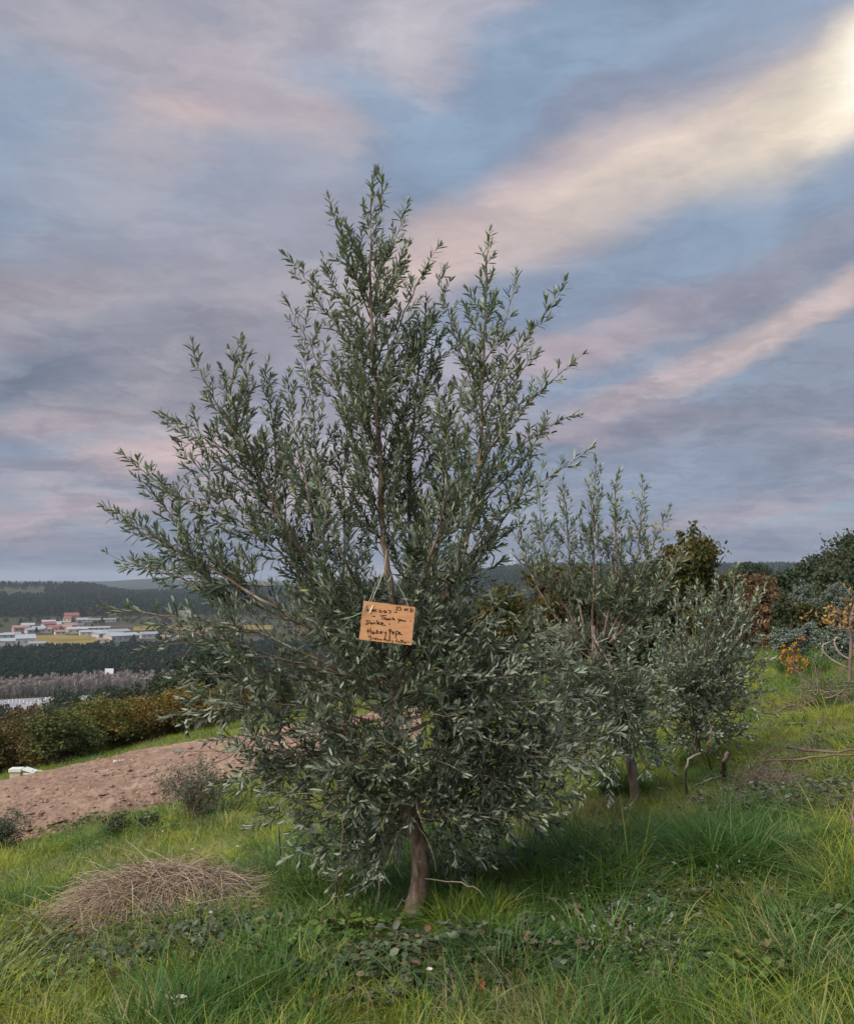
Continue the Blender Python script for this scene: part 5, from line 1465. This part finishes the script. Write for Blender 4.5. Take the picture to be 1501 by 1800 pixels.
def grass():
    g = np.random.default_rng(77)
    P = []
    for n, r0, r1 in ((19000, 1.6, 6.5), (23000, 6.5, 16), (19000, 16, 40)):
        r = np.sqrt(g.uniform(r0**2, r1**2, n)); a = g.uniform(-.66, .66, n)
        P.append(np.stack([r*np.sin(a), r*np.cos(a), r], -1))
    P = np.concatenate(P); x, y, r = P.T
    ok = ~in_field(x, y)
    b = np.arctan2(x, y)
    x, y, r = x[ok], y[ok], r[ok]; n = len(x)
    z = height(x, y)
    u = g.random(n); f1 = fbm(x*.9+3, y*.9, 3); f2 = fbm(x*.8+50, y*.8+9, 3); f3 = fbm(x*1.3+20, y*1.3, 3)
    idx = g.integers(0, 4, n)
    idx = np.where((f1 > .53) & (u < .45), 4+g.integers(0, 3, n), idx)
    idx = np.where((f2 > .54) & (u > .45), 9+g.integers(0, 3, n), idx)
    idx = np.where((f3 > .60) & (u > .5) & (u < .9), 12+g.integers(0, 2, n), idx)
    idx = np.where(g.random(n) < .07+.25*(f1 < .40), 7+g.integers(0, 2, n), idx)
    # grey herbs in a few places: right middle, lower left, centre foreground
    gh = np.zeros(n)
    for (px, py, rad) in ((1420, 1400, .8), (1100, 1570, .35), (330, 1640, .5), (1340, 1360, .6), (1150, 1690, .3)):
        c = ground_at(px, py); gh = np.maximum(gh, np.exp(-((x-c[0])**2+(y-c[1])**2)/rad**2))
    idx = np.where(g.random(n) < gh*.32, 14+g.integers(0, 2, n), idx)
    hc = ground_at(262, 1596); hb = ground_at(1420, 1250)
    bare = (((x-hc[0])/.46)**2+((y-hc[1])/.30)**2 < 1) | (((x-hb[0])/.6)**2+((y-hb[1])/.4)**2 < 1)
    # lush shaded grass at the foot of the olive
    c = TB; lush = np.exp(-((x-c[0])**2+(y-c[1])**2)/.9**2)
    idx = np.where((g.random(n) < lush*.4) & (idx < 9), 12+g.integers(0, 2, n), idx)
    f4 = fbm(x*4.2+7, y*4.2+2, 2)
    s = (.7+.6*g.random(n))*(.7+.6*f1)*(1+.6*sstep(7, 25, r))*(.6+.65*sstep(.28, .75, f4))
    near_t = np.exp(-(((x-TB[0])/.22)**2+((y-TB[1]+.15)/.45)**2)); s = s*(1-.65*near_t)
    s = np.minimum(s, 1.55+.5*sstep(7, 25, r))
    # trampled low grass right under the straw heap and brush pile
    rot = np.stack([g.normal(size=n)*.16+(fbm(x*2+60, y*2, 2)-.5)*1.4, g.normal(size=n)*.16+(fbm(x*2, y*2+60, 2)-.5)*1.4, g.uniform(0, 6.28, n)*1.0], -1)
    scl = np.stack([s*1.05, s*1.05, s*(.8+.4*g.random(n))], -1)
    kp = ~bare; x, y, z, rot, scl, idx = x[kp], y[kp], z[kp], rot[kp], scl[kp], idx[kp]
    scatter('grass', np.stack([x, y, z], -1), rot, scl, idx, S, 'green and yellowish grass with clover and weeds covering the hillside', 'grass')
grass()

# ------------------------------------------------------------------ tussocks one can tell apart
def tussock(px, py, h, n, spread, label, seed, mat=gl, w=.006, arch=1.0, name='grass_tussock', cat='grass tussock', lean=(0, 0)):
    B = ground_at(px, py); V, q = blades(n, h, w, spread, arch, seed, lean, .35, 6)
    o = obj(name, mesh_np(name, V, q, None, False, mat), None, B); tag(o, label, cat); return o
tussock(1275, 1545, .36, 1100, .20, 'big dark green arching grass tussock in the right foreground', 901, gl, .006, 1.2)
tussock(1215, 1530, .28, 500, .14, 'smaller dark tussock on the left flank of the big one', 902, gl, .006, 1.2)
tussock(1340, 1530, .28, 500, .15, 'smaller tussock on the right flank of the big one', 903, gl, .006, 1.2)
tussock(22, 1625, .25, 600, .12, 'dark green grass tussock at the left edge beside the straw mound', 904, gl, .007, 1.1)
tussock(560, 1590, .26, 500, .16, 'lush green tuft under the left side of the olive', 905, gl, .006, .9)
tussock(830, 1640, .20, 420, .16, 'bright green tuft right of the trunk foot', 906, gm, .005, .9)
tussock(1090, 1395, .26, 420, .16, 'dark green tuft below the second olive', 907, gl, .007, .9)
tussock(1160, 1500, .24, 420, .16, 'pale edged dark tuft left of the big tussock', 909, gl, .006, 1.2)
tussock(900, 1700, .2, 420, .16, 'dark tuft in the foreground right of centre', 910, gl, .006, 1.1)
tussock(1400, 1500, .26, 420, .2, 'dark green tuft before the stake at the right', 911, gl, .006, 1.1)
tussock(1410, 1190, .5, 420, .4, 'dark green tuft below the orange bush', 908, gl, .016, .8)

# ------------------------------------------------------------------ brambles and small plants in the foreground
bramble = leaf_mat('bramble_leaf', [(0, (.025, .045, .022)), (.5, (.060, .085, .040)), (.85, (.13, .15, .09)), (1, (.20, .09, .06))], trans=.15)
def weed_patch(px, py, w, d, h, n, label, seed, mat=bramble, leaf=.04, cat='weeds', name='bramble_patch'):
    g = np.random.default_rng(seed); B = ground_at(px, py); e = empty(name, B); tag(e, label, cat)
    G = Geo(); rows = []
    for k in range(n):
        a = g.random()*6.28; q = math.sqrt(g.random()); x = cos(a)*q*w/2; y = sin(a)*q*d/2
        z0 = float(height(B[0]+x, B[1]+y))-B[2]; tip = np.array([x+g.normal()*.10, y+g.normal()*.08, z0+h*g.uniform(.4, 1)*(1-.5*q)])
        p = np.array([x, y, z0-.01]); m = (p+tip)/2+np.array([0, 0, h*.25])
        P = np.array([p, (p+m)/2+np.array([0, 0, .01]), m, (m+tip)/2+np.array([0, 0, .015]), tip]); G.tube(P, .0013, 3, cap=False)
        for j in range(9):
            f = g.uniform(.8, 4); i = int(min(f, 3.99)); c = P[i]+(P[i+1]-P[i])*(f-i)
            dd = norm([g.normal(), g.normal(), g.uniform(-.1, .6)]); nn = norm([g.normal()*.4, g.normal()*.4, 1]); L = leaf*g.uniform(.6, 1.25)
            rows.append((*c, *dd, *nn, L, L*.36, g.uniform(0, .3)))
    obj('stem', G.mesh('stem', drytwig), e)
    V, q, t = leaves_geo(rows); obj('foliage', mesh_np('foliage', V, q, t, False, mat), e)['kind'] = 'stuff'
    return e
weed_patch(350, 1680, .9, .5, .16, 130, 'dark bramble patch in the lower left foreground', 951)
weed_patch(700, 1730, .9, .45, .13, 110, 'low bramble leaves in the centre foreground', 952)
weed_patch(1120, 1640, .45, .35, .16, 70, 'reddish dark weeds right of the centre foreground', 953)
weed_patch(1400, 1430, 1.3, .8, .22, 150, 'greyish dry weeds at the right below the sticks', 954, grey_herb, .035)
weed_patch(1320, 1720, .8, .4, .14, 90, 'low green weeds in the lower right foreground', 955, wl)
weed_patch(940, 1540, .9, .6, .17, 100, 'scraggy weeds right of the trunk under the skirt of the olive', 956)
weed_patch(540, 1660, .8, .5, .15, 90, 'clover like weeds before the lush tuft', 957, wl)
weed_patch(150, 1452, 1.4, .5, .16, 70, 'ragged weeds creeping over the near rim of the ploughed field', 960, wl)
weed_patch(1235, 1600, .6, .35, .15, 80, 'dark broad weeds below the big tussock', 961, bramble)
weed_patch(880, 1690, .7, .4, .16, 90, 'dark weeds right of the bottom centre', 962, bramble)
weed_patch(90, 1740, .7, .4, .14, 70, 'fresh green weeds in the lower left corner', 958, wl)
weed_patch(1460, 1640, .7, .5, .16, 80, 'broad green weeds near the right edge', 959, wl)

# pale dead leaves on a stick at the bottom, white flowers, stray leaves
palem = noise_mat('pale_leaf_underside', [(.3, (.50, .48, .42)), (.7, (.66, .65, .60))], 30, 3, .8, coord='w')
def sprig(px, py, label, n, L, seed, mat=palem, h=.12, cat='sprig'):
    g = np.random.default_rng(seed); B = ground_at(px, py); e = empty('dead_sprig', B); tag(e, label, cat)
    G = Geo(); top = np.array([g.normal()*.02, -.02, h]); G.tube([(0, 0, -.02), top*.5+np.array([.012, 0, 0]), top], [.003, .0025, .0015], 5); obj('stem', G.mesh('stem', paletwig), e)
    me = single_leaf_mesh(mat, .15)
    for k in range(n):
        t = .25+.75*k/(n-1); c = top*t; sg = -1 if k % 2 else 1
        d = norm([sg*g.uniform(.5, 1), -g.uniform(0, .4), g.uniform(.0, .8)]); nn = norm([g.normal()*.3, -1, g.normal()*.3+.4]); sd_ = norm(np.cross(nn, d)); nn = np.cross(d, sd_)
        o = bpy.data.objects.new('leaf', me); COL.objects.link(o); o.parent = e; l = L*g.uniform(.7, 1.2)
        o.matrix_local = Matrix.Translation(Vector(c)) @ Matrix(((d[0], sd_[0], nn[0], 0), (d[1], sd_[1], nn[1], 0), (d[2], sd_[2], nn[2], 0), (0, 0, 0, 1))) @ Matrix.Diagonal((l, l*1.5, l, 1))
sprig(290, 1812, 'upright sprig of pale whitish leaves at the bottom edge', 9, .042, 3, h=.13)
sprig(222, 1640, 'little white leaved sprig in the hollow of the straw mound', 4, .035, 5, h=.09)
sprig(1103, 1432, 'pale dead leaf cluster in the grass under the second olive', 5, .05, 7, h=.06)
sprig(1070, 1375, 'pale withered leaves hanging low at the second olive', 5, .06, 8, h=.14)
def flower(px, py, label, size=.018, h=.10, col='petal_white'):
    B = ground_at(px, py); e = empty('flower', B); tag(e, label, 'flower', 'small white flowers in the grass')
    G = Geo(); G.tube([(0, 0, -.02), (.004, 0, h*.5), (0, 0, h)], .0012, 4); obj('stem', G.mesh('stem', wl), e)
    m = bpy.data.materials.get(col) or noise_mat(col, [(.3, (.50, .50, .46)), (.7, (.62, .62, .58))], 20, 2, .6)
    rows = [(0, 0, h, cos(a), sin(a)-.3, .25, 0, -.5, 1, size, size*.35, .1) for a in np.arange(6)*pi/3]
    V, q, t = leaves_geo(rows); o = obj('petals', mesh_np('petals', V, q, t, False, m), e)
for i, (px, py, wh) in enumerate([(338, 1515, 'by the bright grass left of the olive'), (286, 1478, 'near the rim of the ploughed field'), (371, 1640, 'right of the straw mound'), (418, 1512, 'under the left tip of the olive skirt'), (1042, 1672, 'in the grass right of centre'), (755, 1752, 'in the centre foreground'), (1450, 1545, 'near the right edge')]):
    flower(px, py, 'small white flower '+wh, 0.013)
stem([ground_at(175, 1628)+np.array([0, 0, .03]), ground_at(225, 1632)+np.array([0, 0, .04])], .003, 'thin straw lying across the hollow of the mound', 'straw_stalk', paletwig, 'straw')
def red_leaf(px, py, label, col=(.35, .08, .03)):
    B = ground_at(px, py)+np.array([0, 0, .07]); m = bpy.data.materials.get('red_leaf') or noise_mat('red_leaf', [(.3, (.22, .06, .03)), (.7, (.32, .11, .05))], 30, 2, .7, coord='w')
    V, q, t = leaves_geo([(0, 0, 0, .3, -.1, 1, 0, -1, .3, .045, .014, .15)]); tag(obj('fallen_leaf', mesh_np('fallen_leaf', V, q, t, False, m), None, B), label, 'leaf')
red_leaf(843, 1775, 'reddish fallen leaf at the bottom centre'); red_leaf(140, 1668, 'orange fallen leaf left of the straw mound'); red_leaf(1490, 1545, 'orange leaf by the stake at the right edge')

# ================================================================== THE CARDBOARD SIGN
def sign():
    Y = TY-.78
    k = Y/FPX
    # card corners in sign coordinates (units of 1/9.38 photograph pixel, origin at the card centre)
    U = k/9.38*math.sqrt(1)
    C0 = at(600+755/9.38, 1030+613/9.38, Y)
    def P(x, y, off=0.0):
        # card plane: leans back slightly, one local frame for card and ink
        return np.array([(x-755)*U, off+(y-613)*U*.10, -(y-613)*U])
    card = noise_mat('cardboard', [(.3, (.56, .265, .13)), (.5, (.66, .33, .17)), (.7, (.72, .39, .22))], 18, 5, .9, .15, .002, .1, 60, (1, 1, 4))
    edge = noise_mat('cardboard_edge', [(.3, (.42, .28, .17)), (.7, (.55, .40, .26))], 60, 3, .95)
    ink = noise_mat('marker_ink', [(.3, (.020, .008, .012)), (.7, (.045, .015, .02))], 40, 2, .5)
    root = empty('cardboard_sign', C0); tag(root, 'brown cardboard sign with handwritten thanks hung in the crown of the olive', 'sign')
    TL, TR, BR, BL = (370, 250), (1215, 352), (1155, 975), (295, 880)
    # outline with slightly worn edges
    g = np.random.default_rng(2); out = []
    for a, b in ((TL, TR), (TR, BR), (BR, BL), (BL, TL)):
        for i in range(9):
            t = i/9; w = 0 if i == 0 else g.normal()*2.2
            out.append((a[0]+(b[0]-a[0])*t+w, a[1]+(b[1]-a[1])*t+w))
    n = len(out); V = [P(x, y, 0) for x, y in out]+[P(x, y, .004) for x, y in out]
    cf = P(755, 613, 0); cb = P(755, 613, .004)
    V += [cf, cb]
    t3 = [(2*n, i, (i+1) % n) for i in range(n)]+[(2*n+1, n+(i+1) % n, n+i) for i in range(n)]
    G = Geo(); G.add(V, None, t3); obj('card', G.mesh('card', card), root)
    # corrugated edge as a thin rim
    G = Geo(); ro = [P(x, y, .0004) for x, y in out]+[P(x, y, .0036) for x, y in out]
    cx = np.mean(ro, axis=0); ro = [cx+(v-cx)*1.004 for v in ro]
    G.add(ro, [(i, (i+1) % n, n+(i+1) % n, n+i) for i in range(n)]); obj('card_edge', G.mesh('card_edge', edge), root)
    # a soft crease mark along the upper left
    # handwriting: strokes in zoomed sign coordinates
    A = lambda x, y: (427+(x-0)*.0+x, y)
    def z1(pts):   # crop (630,1055) scale 14.295 -> sign units
        return [((630-600+x/14.295)*9.38, (1055-1030+y/14.295)*9.38) for x, y in pts]
    def z2(pts):
        return [((630-600+x/14.295)*9.38, (1090-1030+y/14.295)*9.38) for x, y in pts]
    W1 = {'date': [[(945, 190), (965, 165), (1000, 170), (1000, 195), (965, 225), (935, 252), (1005, 250)], [(1015, 175), (1060, 172), (1035, 205), (1075, 215), (1075, 245), (1035, 258), (1015, 250)],
                   [(1112, 258), (1118, 262)], [(1140, 250), (1175, 200), (1172, 285)], [(1180, 260), (1235, 200), (1225, 275)], [(1250, 265), (1256, 268)],
                   [(1290, 215), (1320, 205), (1330, 225), (1290, 262), (1330, 262)], [(1340, 235), (1370, 235), (1345, 265), (1375, 262)], [(1285, 292), (1370, 290)]],
          'gracias': [[(255, 215), (225, 235), (215, 262), (235, 285), (262, 272), (262, 250), (240, 252)], [(290, 300), (310, 262), (345, 235), (352, 238)], [(395, 240), (365, 240), (350, 272), (385, 285), (400, 245), (405, 290)],
                      [(465, 245), (430, 235), (415, 265), (435, 292), (465, 285)], [(575, 265), (535, 250), (515, 280), (545, 305), (580, 300)], [(600, 258), (598, 305)], [(690, 265), (650, 262), (640, 300), (680, 315), (695, 270), (705, 320)],
                      [(735, 255), (800, 265), (825, 290), (800, 320), (760, 330)], [(890, 302), (975, 308)]],
          'thank_you': [[(345, 405), (430, 406)], [(540, 400), (620, 385), (705, 385)], [(610, 388), (600, 480), (610, 492)], [(655, 415), (650, 495)], [(652, 465), (680, 440), (690, 470), (688, 500)],
                        [(745, 465), (715, 465), (712, 498), (740, 495), (750, 462), (755, 500)], [(775, 500), (778, 465), (808, 462), (815, 500)], [(865, 430), (855, 500)], [(905, 455), (862, 478), (925, 500)],
                        [(985, 465), (995, 495), (1020, 490)], [(1035, 465), (1020, 520), (995, 572)], [(1075, 490), (1050, 490), (1045, 518), (1075, 520), (1085, 492), (1078, 488)], [(1100, 490), (1100, 520), (1130, 522), (1140, 495)], [(1140, 495), (1150, 530), (1195, 528)], [(1285, 522), (1335, 530)]]}
    W2 = {'danke': [[(205, 0), (225, 55), (240, 95), (185, 98)], [(170, 100), (240, 100), (290, 50), (275, 15), (205, 8)], [(345, 65), (310, 62), (305, 98), (340, 100), (350, 62), (360, 102)], [(385, 105), (388, 65), (420, 65), (430, 108)],
                    [(470, 0), (478, 112)], [(545, 50), (480, 78), (560, 112)], [(565, 90), (620, 85), (610, 62), (575, 68), (565, 105), (610, 125), (690, 125)], [(755, 95), (805, 100)]],
          'heike_y_pepe': [[(250, 205), (248, 345)], [(310, 200), (305, 350)], [(200, 270), (330, 268)], [(345, 320), (390, 310), (380, 285), (350, 290), (345, 330), (380, 345), (415, 330)], [(425, 290), (425, 340)], [(428, 262), (430, 266)],
                           [(465, 230), (462, 345)], [(515, 275), (465, 305), (530, 340)], [(545, 315), (595, 305), (585, 280), (555, 285), (545, 325), (600, 335)], [(640, 290), (655, 325), (690, 320)], [(705, 285), (690, 350), (668, 430), (672, 480)],
                           [(790, 235), (775, 500)], [(755, 265), (775, 230), (815, 235), (830, 275), (795, 300), (775, 300)], [(845, 320), (895, 310), (885, 285), (855, 290), (848, 335), (895, 355)], [(940, 290), (935, 460)],
                           [(930, 300), (970, 270), (1010, 300), (985, 355), (940, 355)], [(1020, 335), (1055, 325), (1045, 300), (1022, 310), (1020, 350), (1105, 365)]],
          'godmother_y_father': [[(315, 395), (275, 380), (245, 410), (275, 435), (315, 420)], [(318, 390), (322, 460), (305, 500), (270, 490)], [(385, 440), (362, 445), (365, 470), (390, 468), (388, 442)], [(445, 455), (415, 455), (412, 478), (440, 480)], [(450, 430), (448, 485)],
                                 [(475, 485), (478, 462), (500, 465), (500, 488), (520, 468), (530, 492)], [(560, 475), (545, 490), (570, 500), (585, 485), (565, 475)], [(615, 490), (650, 495)], [(650, 460), (645, 515)], [(685, 462), (680, 520)], [(635, 480), (700, 488)], [(700, 500), (715, 495), (718, 525)],
                                 [(735, 510), (765, 505), (750, 490), (735, 520), (765, 530)], [(790, 500), (785, 535)], [(788, 515), (815, 500)], [(835, 505), (850, 535)], [(885, 500), (865, 530), (840, 575)],
                                 [(985, 480), (955, 485), (945, 560)], [(925, 515), (985, 518)], [(1020, 525), (995, 530), (1000, 552), (1022, 550), (1025, 525), (1030, 558)], [(1070, 480), (1062, 570)], [(1110, 480), (1100, 575)], [(1045, 515), (1135, 518)],
                                 [(1115, 545), (1135, 540), (1138, 575)], [(1155, 560), (1190, 550), (1180, 538), (1155, 550), (1165, 578), (1200, 575)], [(1205, 545), (1280, 548)]]}
    def ribbon(G, pts, w):
        P2 = np.array(pts, dtype=float); s = np.concatenate([[0], np.cumsum(np.linalg.norm(np.diff(P2, axis=0), axis=1))])
        m = max(3, int(s[-1]/7)); u = np.linspace(0, s[-1], m); Q = np.stack([np.interp(u, s, P2[:, j]) for j in range(2)], -1)
        if m > 4: Q[1:-1] = (Q[:-2]+Q[1:-1]*2+Q[2:])/4
        T = norm(np.gradient(Q, axis=0)); Nn = np.stack([-T[:, 1], T[:, 0]], -1)
        ww = w*(.8+.4*rng.random(m)); ww[0] *= .6; ww[-1] *= .6
        Vv = []
        for i in range(m):
            for s_ in (-1, 1):
                x, y = Q[i]+Nn[i]*ww[i]*s_; Vv.append(P(x, y, -.0006-.0001*(len(G.v) % 7)))
        G.add(Vv, [(2*i, 2*i+1, 2*i+3, 2*i+2) for i in range(m-1)])
    for D, f in ((W1, z1), (W2, z2)):
        for kk, strokes in D.items():
            G = Geo()
            for st in strokes: ribbon(G, f(st), 6.6 if kk not in ('date', 'godmother_y_father') else 5.4)
            obj('handwriting', G.mesh('handwriting', ink), root)
    # hanging strings
    strm = noise_mat('string', [(.3, (.38, .36, .30)), (.7, (.55, .52, .45))], 60, 3, .8)
    def st(pts, r):
        Pn = np.array([at(px, py, Y+dy)-C0 for px, py, dy in pts]); u = np.linspace(0, len(Pn)-1, 16); Q = np.stack([np.interp(u, range(len(Pn)), Pn[:, j]) for j in range(3)], -1)
        for _ in range(2): Q[1:-1] = (Q[:-2]+Q[1:-1]*2+Q[2:])/4
        G = Geo(); G.tube(Q, r, 5); obj('string', G.mesh('string', strm), root)
    st([(651, 1063, -.003), (660, 1040, .05), (671, 1015, .18), (678, 985, .34), (680, 965, .55)], .0016)
    st([(719, 1070, -.003), (712, 1050, .08), (700, 1030, .2), (690, 1005, .4), (682, 975, .6)], .0007)
    # pale bent grass leaf caught over the corner of the card
    V = []
    pts = [(598, 1089), (620, 1084), (636, 1077), (643, 1066), (650, 1055), (656, 1040), (661, 1024)]
    green = noise_mat('green_shoot', [(.3, (.20, .26, .16)), (.7, (.33, .38, .26))], 30, 2, .6)
    Q = np.array([at(px, py, Y-.012+(.02 if i > 3 else 0)) for i, (px, py) in enumerate(pts)]); G = Geo(); G.tube(Q-Q[0], [.0012, .0016, .002, .0022, .002, .0015, .001], 5)
    o = obj('olive_shoot', G.mesh('olive_shoot', green, True), None, Q[0]); tag(o, 'pale green shoot bent across the upper left corner of the cardboard sign', 'shoot')
    p0 = at(657, 1062, Y-.010); d = at(648, 1079, Y-.012)-p0; L = np.linalg.norm(d)
    V, q, t = leaves_geo([(0, 0, 0, *d, -.2, -1, .3, L, .0032, .08)])
    o = obj('pale_leaf', mesh_np('pale_leaf', V, q, t, False, noise_mat('cream_leaf', [(.3, (.62, .52, .42)), (.7, (.74, .64, .54))], 30, 2, .6)), None, p0); tag(o, 'single cream coloured leaf lying over the first word on the sign', 'leaf')
sign()

# ================================================================== HAZE in the valley air
def haze():
    top = 62.0; bot = -95.0; h = 8300.0
    G = Geo(); G.box((0, 0, (top+bot)/2), (2*h, 2*h, top-bot))
    m = bpy.data.materials.new('haze_air'); m.use_nodes = True; t = m.node_tree; t.nodes.clear()
    v = N(t, 'ShaderNodeVolumePrincipled'); v.inputs['Color'].default_value = (.80, .88, 1.0, 1); v.inputs['Density'].default_value = .0001
    v.inputs['Anisotropy'].default_value = 0.0
    o = N(t, 'ShaderNodeOutputMaterial'); link(t, v.outputs[0], o.inputs['Volume'])
    ob = obj('haze', G.mesh('haze', m)); tag(ob, 'thin bluish evening haze filling the valley', 'haze', kind='stuff')
haze()
